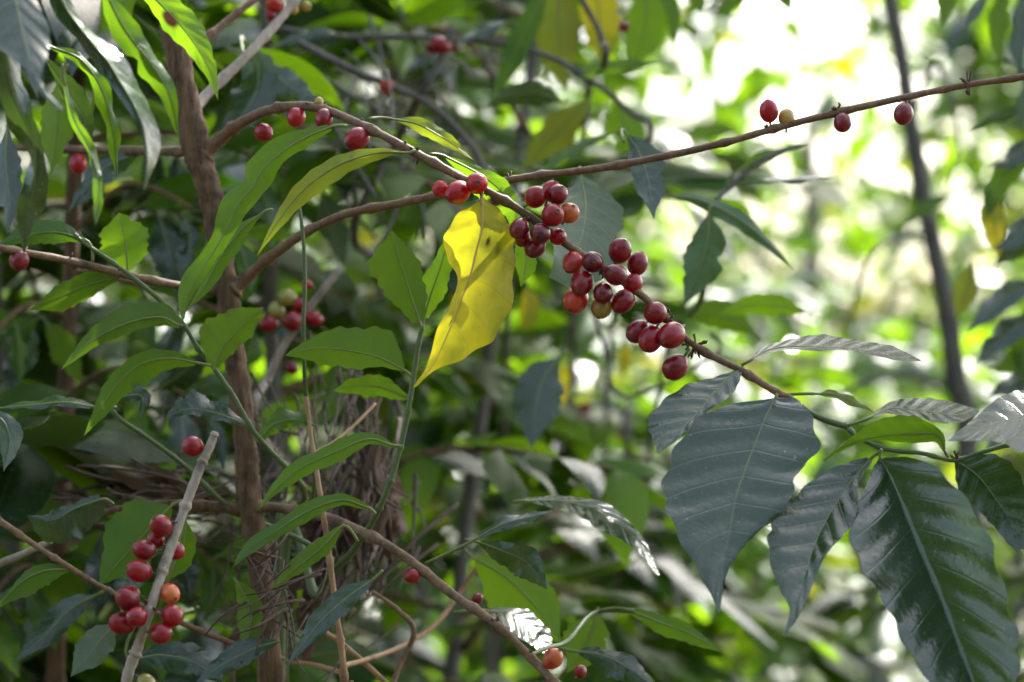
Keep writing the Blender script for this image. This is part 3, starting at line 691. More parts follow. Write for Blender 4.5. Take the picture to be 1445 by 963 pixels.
# the big leaves at its end
leaf(A, 'lime', [(1150, 556), (1175, 557), (1200, 566), (1236, 584)], 6, 7, d=1.36, t=-50, f=12, q=1, res=1, pet=(1110, 557, 0))
TW = branch(ct, [(1112, 560, 1.35), (1137, 579, 1.35), (1165, 593, 1.345), (1195, 602, 1.34)], (5, 4.5, 5), mat='stem', nodes=False)
TW2 = branch(ct, [(1195, 602, 1.34), (1212, 618, 1.335), (1250, 634, 1.33), (1300, 640, 1.325), (1345, 650, 1.325), (1380, 640, 1.32), (1450, 620, 1.31), (1520, 600, 1.3)], (4, 3, 3.5), mat='stem', nodes=True)
leafo(A, 'yellow', [(679, 290), (680, 322), (672, 355), (664, 388), (652, 420), (643, 445), (630, 475), (615, 508), (600, 530), (584, 546)],
      [(675, 285), (650, 300), (632, 330), (629, 362), (640, 395), (634, 432), (620, 468), (606, 505), (596, 525), (583, 546)],
      [(682, 278), (704, 296), (722, 328), (729, 355), (727, 405), (709, 448), (690, 485), (650, 510), (612, 522), (586, 547)],
      d=1.37, lean=.25, sl=.35, sr=.45, cup=.25, q=5, wv=7, top=-1, pet=(681, 268, 5), label='bright yellow wilting leaf', rib='veiny', n=7, spots=((.22, .35, .02, .05), (.3, .55, .05, .03), (.62, -.2, .02, .06)))
leafo(A, 'green', [(466, 180), (432, 194), (402, 212), (372, 238), (358, 262), (334, 292), (310, 342), (276, 395), (262, 428), (258, 453)],
      [(462, 176), (430, 183), (393, 193), (350, 227), (343, 253), (312, 282), (298, 338), (256, 392), (252, 430), (257, 452)],
      [(468, 184), (436, 206), (400, 228), (387, 254), (372, 275), (345, 305), (318, 350), (293, 388), (268, 425), (259, 454)],
      d=1.39, lean=.1, sl=.3, sr=.5, q=1.8, wv=3.5, n=9, top=-1, pet=(490, 178, 5))
leafo(A, 'dark', [(1094, 562), (1080, 590), (1066, 625), (1053, 659), (1039, 699), (1029, 752), (1021, 795), (1016, 830), (1014, 866)],
      [(1090, 562), (1030, 572), (985, 592), (955, 630), (937, 680), (946, 735), (975, 790), (1000, 832), (1013, 866)],
      [(1098, 561), (1128, 566), (1147, 595), (1155, 632), (1127, 664), (1112, 715), (1070, 752), (1030, 795), (1015, 866)],
      d=1.345, lean=.74, gl=(.25, -.67), gr=(-.6, -.90), cup=.08, q=6.5, wv=4, top=1, pet=(1097, 556, 4), label='broad drooping glossy leaf')
leafo(A, 'dark', [(1046, 520), (1020, 541), (998, 566), (983, 584), (965, 603), (948, 621), (928, 640)],
      [(1043, 521), (1010, 532), (972, 541), (938, 566), (914, 594), (919, 615), (927, 640)],
      [(1048, 524), (1040, 545), (1022, 567), (1000, 578), (986, 597), (960, 617), (929, 641)],
      d=1.36, lean=1.0, sl=.1, sr=-.2, cup=.1, q=3.2, wv=2.5, top=1, pet=(1047, 517, 2))
leafo(A, 'dark', [(1063, 506), (1082, 495), (1114, 489), (1160, 490), (1197, 492), (1240, 498), (1265, 505), (1299, 509)],
      [(1062, 503), (1078, 490), (1108, 480), (1155, 473), (1190, 477), (1235, 484), (1262, 490), (1299, 508)],
      [(1064, 508), (1084, 499), (1114, 494), (1162, 495), (1198, 496), (1242, 503), (1265, 509), (1300, 510)],
      d=1.36, lean=1.9, q=2.2, wv=1, n=10, top=1, pet=(1047, 515, 2))
leafo(TW, 'dark', [(1232, 587), (1254, 577), (1283, 578), (1316, 581), (1348, 585), (1381, 580)],
      [(1231, 585), (1250, 571), (1278, 562), (1312, 563), (1350, 569), (1381, 578)],
      [(1233, 589), (1254, 584), (1280, 588), (1312, 593), (1352, 598), (1382, 582)],
      d=1.33, lean=1.8, q=2.4, wv=1.5, top=1, pet=(1196, 601, 0), nu=48)
leafo(TW, 'green', [(1333, 636), (1325, 615), (1296, 612), (1262, 614), (1230, 618), (1195, 628), (1162, 650)],
      [(1331, 638), (1320, 625), (1296, 625), (1264, 624), (1226, 623), (1194, 633), (1163, 651)],
      [(1335, 634), (1330, 610), (1298, 590), (1264, 587), (1236, 594), (1195, 622), (1162, 649)],
      d=1.33, lean=-.5, q=2, wv=2, top=-1, pet=(1338, 645, 6), nu=48)
leafo(TW2, 'dark', [(1227, 649), (1194, 689), (1171, 725), (1151, 765), (1137, 809), (1127, 842), (1117, 869), (1106, 897)],
      [(1222, 645), (1170, 664), (1120, 700), (1090, 738), (1084, 775), (1100, 830), (1114, 860), (1105, 897)],
      [(1231, 650), (1212, 685), (1207, 730), (1183, 765), (1160, 792), (1142, 838), (1128, 870), (1107, 898)],
      d=1.335, lean=.9, gl=(.3, -.765), gr=(-.45, -1.1), cup=.08, q=5.5, wv=3.5, n=9, top=1, pet=(1248, 634, 0))
leafo(TW2, 'dark', [(1243, 648), (1256, 672), (1272, 708), (1288, 747), (1303, 783), (1320, 823), (1337, 865), (1356, 918), (1380, 980), (1398, 1040)],
      [(1240, 648), (1228, 668), (1214, 708), (1202, 752), (1212, 790), (1230, 828), (1256, 870), (1285, 920), (1330, 985), (1394, 1040)],
      [(1248, 646), (1290, 646), (1330, 668), (1362, 706), (1392, 752), (1412, 805), (1425, 862), (1437, 920), (1432, 985), (1402, 1040)],
      d=1.325, lean=.6, gl=(.6, -.9), gr=(-1.0, -.1), cup=.05, q=7, wv=4, top=1, pet=(1244, 634, 0), label='large dark glossy quilted leaf', nu=84)
leafo(TW2, 'dark', [(1349, 650), (1380, 672), (1402, 700), (1425, 735), (1440, 775)],
      [(1347, 653), (1352, 690), (1376, 715), (1405, 748), (1435, 780)], [(1352, 647), (1400, 641), (1436, 665), (1452, 715), (1446, 778)],
      d=1.33, lean=.5, sl=.1, sr=-.2, q=3, wv=3, top=1, pet=(1345, 648, 0), nu=48)
leafo(TW2, 'dark', [(1510, 570), (1445, 587), (1420, 593), (1395, 599), (1368, 612), (1339, 622)],
      [(1512, 630), (1450, 638), (1415, 626), (1388, 624), (1360, 622), (1340, 623)], [(1505, 535), (1445, 548), (1416, 560), (1385, 580), (1360, 603), (1338, 621)],
      d=1.31, lean=1.4, q=3.4, wv=2.5, n=9, top=1, pet=(1525, 566, 0), nu=48)
stub(TW2, 1350, 648, 4, 9)
# leaves hanging in from a branch above the top left corner
T = branch(ct, [(225, -60, 1.5), (180, -75, 1.4), (120, -70, 1.3), (40, -60, 1.24), (-60, -40, 1.2)], (7, 6, 5), mat='twig')
leafo(T, 'dark', [(10, -60), (20, -10), (30, 35), (40, 75), (50, 105), (62, 128), (86, 155)], [(-50, -50), (-50, -5), (-35, 45), (5, 75), (35, 100), (50, 124), (84, 156)],
      [(55, -55), (53, 0), (70, 45), (68, 75), (59, 104), (62, 122), (88, 153)], d=1.2, lean=1.0, sr=.1, cup=.15, q=2.4, wv=3.5, top=1, pet=(0, -75, 0))
leafo(T, 'dark', [(75, -25), (97, 17), (133, 63), (153, 87), (167, 110), (187, 143), (201, 175), (207, 208), (208, 240), (203, 268)], [(68, -20), (75, 15), (108, 58), (130, 88), (148, 110), (172, 140), (194, 178), (203, 212), (205, 242), (202, 268)],
      [(82, -28), (105, 12), (146, 55), (168, 82), (185, 105), (208, 132), (219, 172), (223, 210), (216, 242), (204, 269)], d=1.22, lean=.1, sl=.2, sr=2.6, q=3, wv=7, n=11, top=1, pet=(60, -60, 0), label='hanging leaf with a bright rolled edge')
leaf(T, 'dark', [(5, 60), (18, 130), (48, 205), (48, 262), (36, 310), (34, 366)], [8, 20, 22, 16, 14, 0], [8, 16, 10, 20, 10, 0], d=1.24, t=[-30, -20, 30, -40, 20], f=[40, 30, 20], q=1, wv=4, res=1, pet=(0, -50, 0), lean=-.3)
leaf(T, 'green', [(140, -30), (175, 40), (212, 88), (238, 132), (253, 198)], [5, 20, 22, 14, 0], [5, 14, 16, 8, 0], d=1.24, t=[-10, -25, -15], f=24, lean=-.2, q=1.8, wv=5, res=1, pet=(135, -65, 0), top=1)
leaf(T, 'young', [(188, -30), (225, 5), (262, 45), (292, 92), (308, 142)], [5, 16, 20, 10, 0], [5, 22, 24, 12, 0], d=1.3, t=-10, f=18, q=1.3, wv=2.5, res=2, pet=(175, -65, 0), top=-1, label='yellow-green leaf with an insect hole', spots=((.36, .25, .07, .4),))
leaf(T, 'dark', [(68, 86), (95, 125), (118, 165), (126, 215)], [3, 14, 16, 0], [3, 16, 14, 0], d=1.28, lean=-.3, t=30, f=30, q=1, res=1, pet=(60, 70, 10))
leaf(T, 'green', [(92, 120), (103, 165), (125, 208), (138, 250), (138, 285), (134, 318)], [3, 8, 5, 9, 7, 0], [3, 6, 9, 5, 8, 0], d=1.26, t=[0, 50, -30, 50, -40], f=30, q=.8, res=1, pet=(88, 90, 0), wv=3)
leaf(T, 'green', [(74, 67), (115, 85), (145, 130), (160, 190), (165, 255)], [3, 9, 12, 11, 0], [3, 7, 9, 7, 0], d=1.3, t=-15, f=30, lean=-.3, q=1, res=1, pet=(60, 60, 5), wv=5)
leaf(D, 'green', [(90, 110), (82, 150), (78, 195), (72, 245)], 26, 28, d=1.5, t=15, f=12, q=1, res=1, pet=(95, 90, 0), top=-1)
leaf(D, 'dark', [(10, 180), (8, 230), (14, 290), (10, 330)], 20, 22, d=1.5, t=15, f=12, q=1, res=1, pet=(15, 205, 20))
leaf(D, 'dark', [(200, 215), (150, 235), (120, 270), (95, 300)], 18, 22, d=1.55, t=15, f=15, q=1, res=1, pet=(205, 213, 0))
leaf(E, 'dark', [(345, 60), (365, 110), (345, 160), (305, 200)], 34, 30, d=1.68, t=20, f=10, q=1.5, res=1, pet=(345, 85, -60))
leaf(E, 'dark', [(370, 90), (400, 115), (430, 135), (455, 140)], 22, 20, d=1.7, t=-20, f=10, q=1.5, res=1, pet=(350, 80, -60))
leaf(Cb, 'green', [(118, 338), (80, 328), (40, 332), (-5, 348)], [4, 16, 20, 0], [4, 16, 14, 0], d=1.44, t=20, f=18, q=1.2, res=1, pet=(130, 372, 0))
leaf(Cb, 'green', [(166, 392), (125, 402), (85, 420), (42, 438)], [4, 18, 16, 0], [4, 16, 18, 0], d=1.45, t=-15, f=14, q=1.4, res=1, pet=(172, 388, 0))
leaf(Cb, 'young', [(180, 382), (178, 352), (173, 322), (168, 300)], [6, 30, 28, 0], [6, 34, 30, 0], d=1.47, t=10, f=10, q=1.2, res=1, pet=(182, 388, 0), top=-1)
leaf(Gl, 'dark', [(142, 705), (105, 718), (72, 735), (38, 728)], [8, 10, 12, 0], [20, 40, 34, 0], d=1.45, t=10, f=20, q=1.6, res=1, pet=(160, 712, 10), wv=3)
leafo(G, 'dark', [(742, 706), (785, 706), (835, 716), (868, 735), (900, 765), (930, 812)], [(742, 708), (770, 714), (815, 729), (845, 746), (884, 767), (929, 813)], [(743, 703), (800, 700), (855, 712), (890, 737), (914, 772), (931, 811)],
      d=1.49, lean=1.65, leanx=.85, q=4.5, wv=2, n=9, top=1, pet=(725, 709, 0), nu=48)
leaf(G, 'dark', [(676, 758), (705, 742), (740, 732), (780, 722)], [3, 8, 8, 0], [3, 8, 7, 0], d=1.42, t=-45, f=14, q=1, res=1, pet=(600, 795, 0))
leaf(G, 'dark', [(678, 766), (710, 778), (745, 795), (772, 832)], [3, 20, 24, 0], [3, 14, 20, 0], d=1.46, t=10, f=15, q=1.2, res=1, pet=(655, 762, 0), wv=4)
leaf(G, 'young', [(672, 790), (715, 815), (755, 855), (792, 908)], [8, 44, 44, 0], [8, 38, 34, 0], d=1.56, t=-15, f=12, q=1.5, res=1, pet=(655, 775, 0), top=-1)
leafo(G, 'dark', [(690, 862), (720, 866), (745, 880), (765, 905), (782, 925)], [(689, 866), (712, 884), (738, 902), (760, 918), (781, 926)], [(692, 858), (728, 858), (755, 868), (775, 892), (783, 923)],
      d=1.5, lean=1.65, leanx=.85, q=4.5, wv=2, n=8, top=1, pet=(640, 865, 0), nu=48)
leaf(G, 'green', [(890, 862), (930, 878), (975, 895), (1022, 922)], [4, 15, 14, 0], [4, 12, 10, 0], d=1.5, t=-10, f=12, q=1.2, res=1, pet=(845, 862, 0), top=-1)
leaf(G, 'green', [(842, 862), (835, 890), (820, 920), (800, 950)], 34, 30, d=1.55, t=15, f=12, res=1, pet=(845, 858, 0), top=-1)
leaf(G, 'dark', [(818, 920), (850, 925), (890, 945), (930, 975)], [4, 22, 22, 0], [4, 10, 14, 0], d=1.5, t=-30, f=18, q=1.2, res=1, pet=(790, 915, 20))
branch(ct, [(748, 925, 1.4), (770, 915, 1.42), (800, 905, 1.46), (838, 866, 1.5), (895, 862, 1.5)], (3, 3.5, 3), mat='stem', nodes=False, name='green_shoot')

for mid in ([(515, 600), (525, 650), (520, 700), (530, 750)], [(540, 610), (528, 660), (540, 720), (525, 780)], [(505, 650), (512, 700), (500, 760), (512, 820)], [(560, 640), (552, 690), (548, 740), (560, 790)], [(485, 700), (492, 750), (480, 800), (490, 850)], [(430, 760), (420, 810), (400, 850), (390, 900)], [(400, 740), (392, 790), (410, 840), (395, 880)], [(455, 690), (440, 730), (452, 770), (430, 810)], [(470, 780), (462, 820), (440, 850), (445, 890)], [(360, 780), (372, 830), (356, 870), (366, 920)], [(335, 860), (340, 900), (325, 930), (332, 970)], [(470, 690), (462, 725), (470, 765), (455, 800)], [(400, 800), (385, 830), (395, 870), (375, 905)], [(440, 830), (432, 860), (440, 900), (425, 940)], [(545, 700), (560, 730), (548, 765), (556, 800)], [(190, 690), (240, 688), (290, 700), (330, 695)], [(150, 660), (190, 675), (230, 672), (275, 690)]):
    leaf(Gl, 'brown', mid, 16, 14, d=1.58 + .02 * (mid[0][0] % 3), t=[30, -50, 40, -30], f=40, q=2, wv=5, res=1, top=-1, label='withered brown hanging leaf', rib='stub')
# ------------------------------------------------------------------ bare pale twig with cherries, lower left
pt = thing('bare_twig', 'pale grey leaning twig with a broken tip and red cherries, lower left', 'coffee twig', tuple(at(150, 500, 1.3).xy) + (0,))
P = branch(pt, [(304, 610, 1.33), (297, 628, 1.33), (280, 666, 1.325), (256, 730, 1.32), (233, 796, 1.31), (213, 856, 1.3), (195, 912, 1.3), (178, 965, 1.3), (160, 1100, 1.3), (150, 2000, 1.32), (150, 4460, 1.32)], (5.2, 6.2, 6.5, 6.8, 7, 7, 7.5, 8, 9, 11, 12), mat='palebark', name='stem', n=200, node_every=12)
for c in [(272, 630, 14.5, 'red', 4), (227, 742, 16, 'red', -14), (220, 762, 12, 'red', 14), (203, 776, 16.5, 'red', -6), (196, 806, 16, 'red', -6), (247, 777, 14, 'red', 14), (183, 838, 12, 'red', 12), (180, 846, 16, 'red', -6), (193, 871, 15.5, 'red', -24), (172, 880, 16.5, 'red', 0), (243, 869, 16, 'red', -8), (240, 838, 15, 'orange', 2), (227, 894, 16.5, 'red', -14), (207, 964, 13, 'green', -8)]: cherry(P, *c, toward=.7)
for (x, y) in [(248, 740), (232, 800), (222, 768), (222, 862), (208, 850)]: stub(P, x, y, 4, 8)
# green leaf behind it
gs = thing('leafy_shoot', 'thin green to brown shoot slanting across the lower left corner', 'shoot', tuple(at(-40, 500, 1.42).xy) + (0,))
st = branch(gs, [(400, 930, 1.5), (320, 905, 1.48), (270, 885, 1.46), (200, 855, 1.44), (145, 829, 1.43), (100, 802, 1.42), (50, 770, 1.42), (0, 736, 1.42), (-80, 690, 1.42), (-160, 1000, 1.42), (-160, 4130, 1.42)], (3, 4, 4, 4, 4, 5, 6, 7), mat='twig', name='stem', n=160)
leaf(st, 'green', [(98, 803), (62, 806), (30, 822), (-8, 860)], [4, 10, 8, 0], [4, 20, 22, 0], d=1.42, t=15, f=14, q=1.4, res=1, pet=(102, 802, 0), top=-1)
leaf(st, 'green', [(240, 716), (215, 742), (180, 780), (140, 826)], [6, 50, 44, 0], [6, 24, 34, 0], d=1.45, t=10, f=12, q=1.5, res=1, pet=(225, 860, 5), top=-1)
leaf(st, 'young', [(262, 735), (258, 770), (240, 800), (215, 830)], 22, 22, d=1.47, t=10, f=12, q=1.5, res=0, pet=(225, 862, 5), top=-1)
leaf(st, 'pale', [(165, 880), (145, 900), (125, 925), (100, 955)], 26, 24, d=1.46, t=25, f=15, q=1.5, res=1, pet=(170, 845, 5))
leaf(st, 'dark', [(190, 930), (230, 925), (275, 935), (315, 965)], [4, 20, 18, 0], [4, 16, 20, 0], d=1.46, t=-30, f=15, q=1.5, res=1, pet=(205, 858, 5))
leaf(st, 'dark', [(140, 838), (100, 860), (60, 900), (20, 935)], 20, 18, d=1.5, t=30, f=15, q=1.5, res=1, pet=(150, 832, 5))
tw = thing('dead_twig', 'short grey dead twig entering at the left edge, low', 'twig', tuple(at(-160, 500, 1.5).xy) + (0,))
branch(tw, [(72, 764, 1.46), (30, 783, 1.47), (-20, 806, 1.48), (-90, 860, 1.5), (-160, 1300, 1.5), (-170, 3950, 1.5)], (4, 6, 8, 9), mat='palebark', name='stem', nodes=False)

# ------------------------------------------------------------------ green climbing shoot crossing the trunk
vs = thing('climbing_shoot', 'green leafy shoot slanting down across the front of the brown trunk', 'shoot', tuple(at(560, 500, 1.46).xy) + (0,))
st = branch(vs, [(105, 330, 1.44), (118, 342, 1.44), (165, 375, 1.44), (215, 414, 1.44), (256, 454, 1.44), (278, 490, 1.44), (302, 520, 1.44), (330, 560, 1.44), (356, 606, 1.44), (385, 640, 1.45), (412, 668, 1.46), (430, 700, 1.5), (410, 760, 1.56), (392, 1000, 1.56), (420, 3800, 1.56)], (2.5, 3, 3.5, 3.5, 3.5, 3.5, 4, 4, 5, 6), mat='stem', name='stem', nodes=True, n=150, node_every=7)
leaf(st, 'green', [(254, 460), (225, 448), (178, 457), (130, 482), (86, 522)], [4, 22, 26, 14, 0], [4, 12, 14, 10, 0], d=1.43, t=12, f=16, q=1.5, res=1, pet=(258, 458, 0), top=-1)
leaf(st, 'green', [(276, 512), (238, 506), (196, 516), (158, 552), (118, 616)], [4, 12, 16, 14, 0], [4, 16, 26, 18, 0], d=1.42, t=-12, f=16, q=1.5, res=1, pet=(298, 516, 0), top=-1)
leaf(st, 'green', [(302, 518), (316, 488), (342, 460), (372, 434)], [6, 16, 18, 0], [8, 40, 30, 0], d=1.43, t=8, f=16, q=1.5, res=1, pet=(300, 522, 0), top=-1)
leaf(st, 'dark', [(345, 598), (300, 582), (262, 578), (232, 592)], [4, 16, 22, 0], [4, 10, 8, 0], d=1.44, t=35, f=10, q=1.8, res=1, pet=(356, 606, 0), wv=3)
leaf(st, 'green', [(366, 622), (385, 600), (415, 592), (448, 602)], [4, 12, 10, 0], [4, 14, 14, 0], d=1.45, t=-30, f=18, q=1.2, res=1, pet=(358, 608, 0), wv=3)
leaf(st, 'dark', [(128, 574), (90, 568), (45, 572), (-6, 576)], [3, 8, 7, 0], [3, 6, 5, 0], d=1.45, t=60, f=14, q=1, res=1, pet=(165, 575, 0))
st2 = branch(vs, [(155, 575, 1.46), (170, 592, 1.46), (207, 617, 1.47), (245, 645, 1.48), (268, 664, 1.49), (330, 720, 1.5), (420, 760, 1.5), (470, 790, 1.49)], (3, 3.5, 4), mat='stem', name='side_stem', nodes=True)
leaf(st2, 'dark', [(160, 572), (175, 560), (200, 560), (198, 590)], 10, 12, d=1.46, t=-20, f=15, res=0)
leaf(st2, 'dark', [(-20, 600), (0, 590), (14, 620), (5, 665)], 16, 16, d=1.42, t=-20, f=15, res=0, pet=(-30, 610, 0))

# ------------------------------------------------------------------ upright green sapling by the yellow leaf
sp = thing('coffee_sapling', 'upright green stemmed sapling growing left of and below the yellow leaf', 'sapling', tuple(at(420, 500, 1.44).xy) + (0,))
st = branch(sp, [(597, 460, 1.42), (592, 478, 1.42), (584, 530, 1.42), (572, 600, 1.42), (560, 650, 1.42), (546, 692, 1.42), (528, 732, 1.43), (500, 775, 1.46), (450, 840, 1.52), (395, 1000, 1.56), (415, 3800, 1.56)], (3, 3.5, 4, 4, 4.5, 5, 6, 7), mat='stem', name='stem', nodes=True, n=140, node_every=8)
leaf(sp.children[0], 'green', [(592, 454), (578, 412), (563, 365), (552, 325)], [8, 24, 22, 0], [10, 30, 44, 0], d=1.43, t=10, f=10, q=1.4, res=1, pet=(596, 464, 0), top=-1)
leaf(st, 'young', [(598, 448), (608, 415), (622, 375), (634, 330)], [6, 18, 16, 0], [4, 16, 14, 0], d=1.45, t=-20, f=12, q=1.3, res=1, pet=(597, 464, 0), top=-1)
leaf(st, 'green', [(569, 522), (535, 505), (492, 495), (445, 492), (402, 502)], [6, 38, 34, 18, 0], [3, 14, 26, 20, 0], d=1.42, t=6, f=12, q=1.5, res=1, pet=(583, 536, 0), top=-1)
leaf(st, 'green', [(574, 562), (540, 548), (505, 545), (470, 552)], [4, 16, 14, 0], [4, 14, 14, 0], d=1.48, t=-25, f=12, q=1.3, res=1, pet=(582, 540, 0), top=-1)
leaf(st, 'green', [(552, 628), (520, 620), (478, 636), (430, 658), (395, 684), (364, 720)], [4, 10, 14, 12, 10, 0], [4, 8, 14, 14, 8, 0], d=1.4, t=14, f=14, q=1.3, res=1, pet=(567, 630, 0), top=-1)
leaf(st, 'green', [(518, 716), (480, 706), (430, 724), (385, 752), (350, 775), (328, 802)], [4, 10, 12, 10, 8, 0], [4, 8, 12, 10, 8, 0], d=1.39, t=[0, 25, 30], f=12, q=1.3, res=1, pet=(530, 726, 0))
leaf(st, 'green', [(480, 745), (455, 772), (420, 800), (382, 832)], [4, 12, 13, 0], [4, 12, 10, 0], d=1.41, t=14, f=14, q=1.3, res=1, pet=(505, 765, 0), top=-1)
leaf(st, 'dark', [(524, 820), (488, 845), (450, 880), (405, 940)], [4, 16, 14, 0], [4, 14, 16, 0], d=1.4, t=30, f=14, q=1, res=1, pet=(540, 805, 0))
branch(sp, [(422, 290, 1.45), (428, 340, 1.45), (430, 400, 1.45), (428, 475, 1.45), (432, 560, 1.47), (445, 640, 1.5), (440, 720, 1.54)], (2.5, 3, 3), mat='stem', name='side_stem', nodes=False)

# ------------------------------------------------------------------ dry stems
ds = thing('dry_stem', 'thin upright orange-brown dry stem right of the brown trunk', 'stem', tuple(at(520, 500, 1.44).xy) + (0,))
s1 = branch(ds, [(432, 560, 1.45), (438, 610, 1.45), (449, 680, 1.44), (461, 760, 1.44), (474, 860, 1.44), (486, 965, 1.44), (505, 1300, 1.44), (520, 4080, 1.44)], (3, 3.4, 3.8, 4.2, 5, 6), mat='orange', name='stem', n=110, node_every=4)
branch(ds, [(444, 640, 1.45), (470, 625, 1.46), (500, 600, 1.48), (530, 570, 1.5)], (3, 2), mat='orange', name='side_stem', nodes=False)
branch(ds, [(484, 940, 1.44), (520, 930, 1.5), (565, 913, 1.55), (612, 884, 1.58), (648, 838, 1.6), (672, 800, 1.6), (690, 772, 1.6)], (4, 3.5, 3), mat='orange', name='side_stem', nodes=False)
branch(ds, [(484, 950, 1.44), (440, 938, 1.48), (405, 935, 1.5)], (4, 3), mat='orange', name='side_stem', nodes=False)
branch(ds, [(455, 890, 1.5), (490, 915, 1.5), (545, 965, 1.5), (600, 1030, 1.5), (505, 1500, 1.46)], (4, 4, 5), mat='orange', name='side_stem', nodes=False)
branch(ds, [(525, 835, 1.5), (560, 860, 1.5), (584, 892, 1.5), (560, 950, 1.5), (510, 1100, 1.46)], (3, 4, 4), mat='twig', name='side_stem', nodes=False)
# distant twigs behind the top centre
for pts, r, l in [([(390, 40, 1.9), (480, 52, 1.9), (600, 52, 1.9), (715, 62, 1.9), (760, 75, 1.9), (800, 92, 1.9), (850, 125, 1.9), (890, 160, 1.9), (918, 192, 1.9)], (5, 4, 4), 'thin grey twig running level behind the top centre'),
                  ([(420, 60, 1.8), (500, 100, 1.8), (560, 125, 1.8), (610, 150, 1.8), (660, 200, 1.8), (690, 250, 1.8), (720, 300, 1.8)], (6, 5, 5), 'grey twig sloping down behind the arching branch'),
                  ([(640, 40, 1.8), (620, 90, 1.8), (595, 130, 1.8), (560, 200, 1.85), (500, 330, 1.9)], (5, 6, 6), 'short steep grey twig behind the upper left cherries'),
                  ([(815, -10, 1.85), (838, 30, 1.85), (850, 60, 1.85), (853, 90, 1.85)], (4, 5, 4), 'thin twig hanging down between the yellow-green top leaves'),
                  ([(1130, 205, 1.7), (1080, 225, 1.7), (1030, 265, 1.7), (1005, 300, 1.7), (990, 420, 1.75)], (3, 4, 4), 'thin twig with curled leaf under the right hand cherries'),
                  ([(480, 380, 1.7), (440, 430, 1.7), (405, 480, 1.7), (380, 530, 1.7), (360, 600, 1.7)], (5, 6, 6), 'pale twig with cherries just right of the brown trunk'),
                  ([(1000, 470, 2.0), (1010, 500, 2.0), (880, 560, 2.0), (850, 480, 2.0), (820, 420, 2.0)], (3, 3, 3), 'thin hanging twig behind the green cherry')]:
    x0, y0 = pts[-1][0], pts[-1][2]
    tg = thing('bare_twig', l, 'twig', tuple(at(x0, 500, y0).xy) + (0,), 'thin bare twigs behind the fruiting branch')
    pts = pts + [(x0 * .8 + 140, pts[-1][1] + 120, y0 + .45), (x0 * .7 + 200, 1000, y0 + .9), (x0 * .7 + 200, 481 + H / (K * (y0 + .9)), y0 + .9)]
    tb = branch(tg, pts, r, mat='far' if 'right of' not in l else 'palebark', name='stem', nodes=False, n=90)
    if 'cherries just' in l:
        for c in [(380, 457, 13, 'red', 0), (413, 454, 15, 'red', -12), (443, 450, 11, 'red', 0), (390, 438, 12, 'green', 8), (406, 420, 13, 'green', 4), (425, 432, 11, 'red', 2), (433, 402, 8, 'red', 4), (411, 519, 10, 'dark', -4)]: cherry(tb, *c)
    if 'arching' in l:
        for c in [(545, 122, 11, 'scarlet', -6)]: cherry(tb, *c)
    if 'steep' in l:
        for c in [(622, 64, 12, 'red', 0), (610, 68, 9, 'dark', 4)]: cherry(tb, *c)
    if 'hanging down' in l:
        leaf(tb, 'lime', [(790, -30), (788, 40), (792, 90), (800, 130)], 34, 32, d=1.95, t=10, f=8, q=2, res=1, pet=(815, -30, 0), top=-1)
        leaf(tb, 'yellow', [(840, -40), (845, 20), (850, 60), (852, 100)], 26, 30, d=1.95, t=10, f=8, q=2, res=1, pet=(820, -30, 0), top=-1, label='large yellow leaf at the top')
        leaf(tb, 'green', [(775, -20), (742, 40), (720, 90), (690, 145)], 18, 18, d=1.9, t=10, f=12, q=2, res=1, pet=(810, -20, 0), top=-1)
        leaf(tb, 'young', [(905, -20), (912, 20), (905, 60), (890, 100)], 32, 30, d=2.0, t=10, f=12, q=2, res=1, pet=(850, -20, 0), top=-1)
        cherry(tb, 881, 38, 8, 'dark', -10)
    if 'level' in l:
        leaf(tb, 'dark', [(795, 145), (760, 132), (720, 135), (683, 152)], 16, 18, d=1.85, t=-20, f=12, res=1, pet=(805, 140, 0), top=-1)
        leaf(tb, 'green', [(815, 112), (850, 98), (890, 92), (932, 90)], 10, 12, d=1.85, t=-20, f=12, res=1, pet=(800, 100, 0), top=-1)
        leaf(tb, 'lime', [(830, 140), (800, 175), (770, 205), (735, 240)], 26, 22, d=1.95, t=-10, f=12, res=1, pet=(835, 130, 0), top=-1)
        leaf(tb, 'young', [(870, 140), (880, 170), (885, 195), (870, 220)], 28, 28, d=2.0, t=-10, f=12, res=1, pet=(860, 130, 0), top=-1)
        leaf(tb, 'green', [(870, 188), (830, 200), (780, 232), (735, 262)], 8, 8, d=1.8, t=40, f=12, res=1, pet=(880, 180, 0))
        leaf(tb, 'dark', [(720, 30), (690, 40), (665, 52), (640, 60)], 10, 10, d=1.9, t=40, f=12, res=1, pet=(722, 58, 0))
        leaf(tb, 'dark', [(480, 50), (450, 45), (415, 55), (380, 68)], 8, 10, d=1.85, t=35, f=12, res=1, pet=(490, 52, 0))
    if 'curled' in l:
        leaf(tb, 'dark', [(1000, 300), (998, 340), (985, 385), (965, 432)], 26, 30, d=1.62, t=10, f=10, q=1.5, res=1, pet=(1005, 290, 0), top=-1)
        leaf(tb, 'dark', [(935, 278), (985, 282), (1045, 312), (1085, 345), (1120, 382)], 13, 12, d=1.66, t=-20, f=14, q=1.4, res=1, pet=(925, 275, 0), top=-1)
        leaf(tb, 'green', [(1035, 245), (1070, 225), (1105, 212), (1142, 202)], 8, 8, d=1.7, t=-20, f=14, res=1, pet=(1025, 265, 0), top=-1, wv=3)
        leaf(tb, 'dark', [(1055, 258), (1100, 255), (1145, 252), (1188, 248)], 5, 5, d=1.7, t=-60, f=14, res=1, pet=(1030, 262, 0))
        leaf(tb, 'young', [(1140, 440), (1095, 432), (1055, 432), (1012, 445)], 18, 16, d=1.8, t=-10, f=12, res=1, pet=(1148, 446, 0), top=-1)
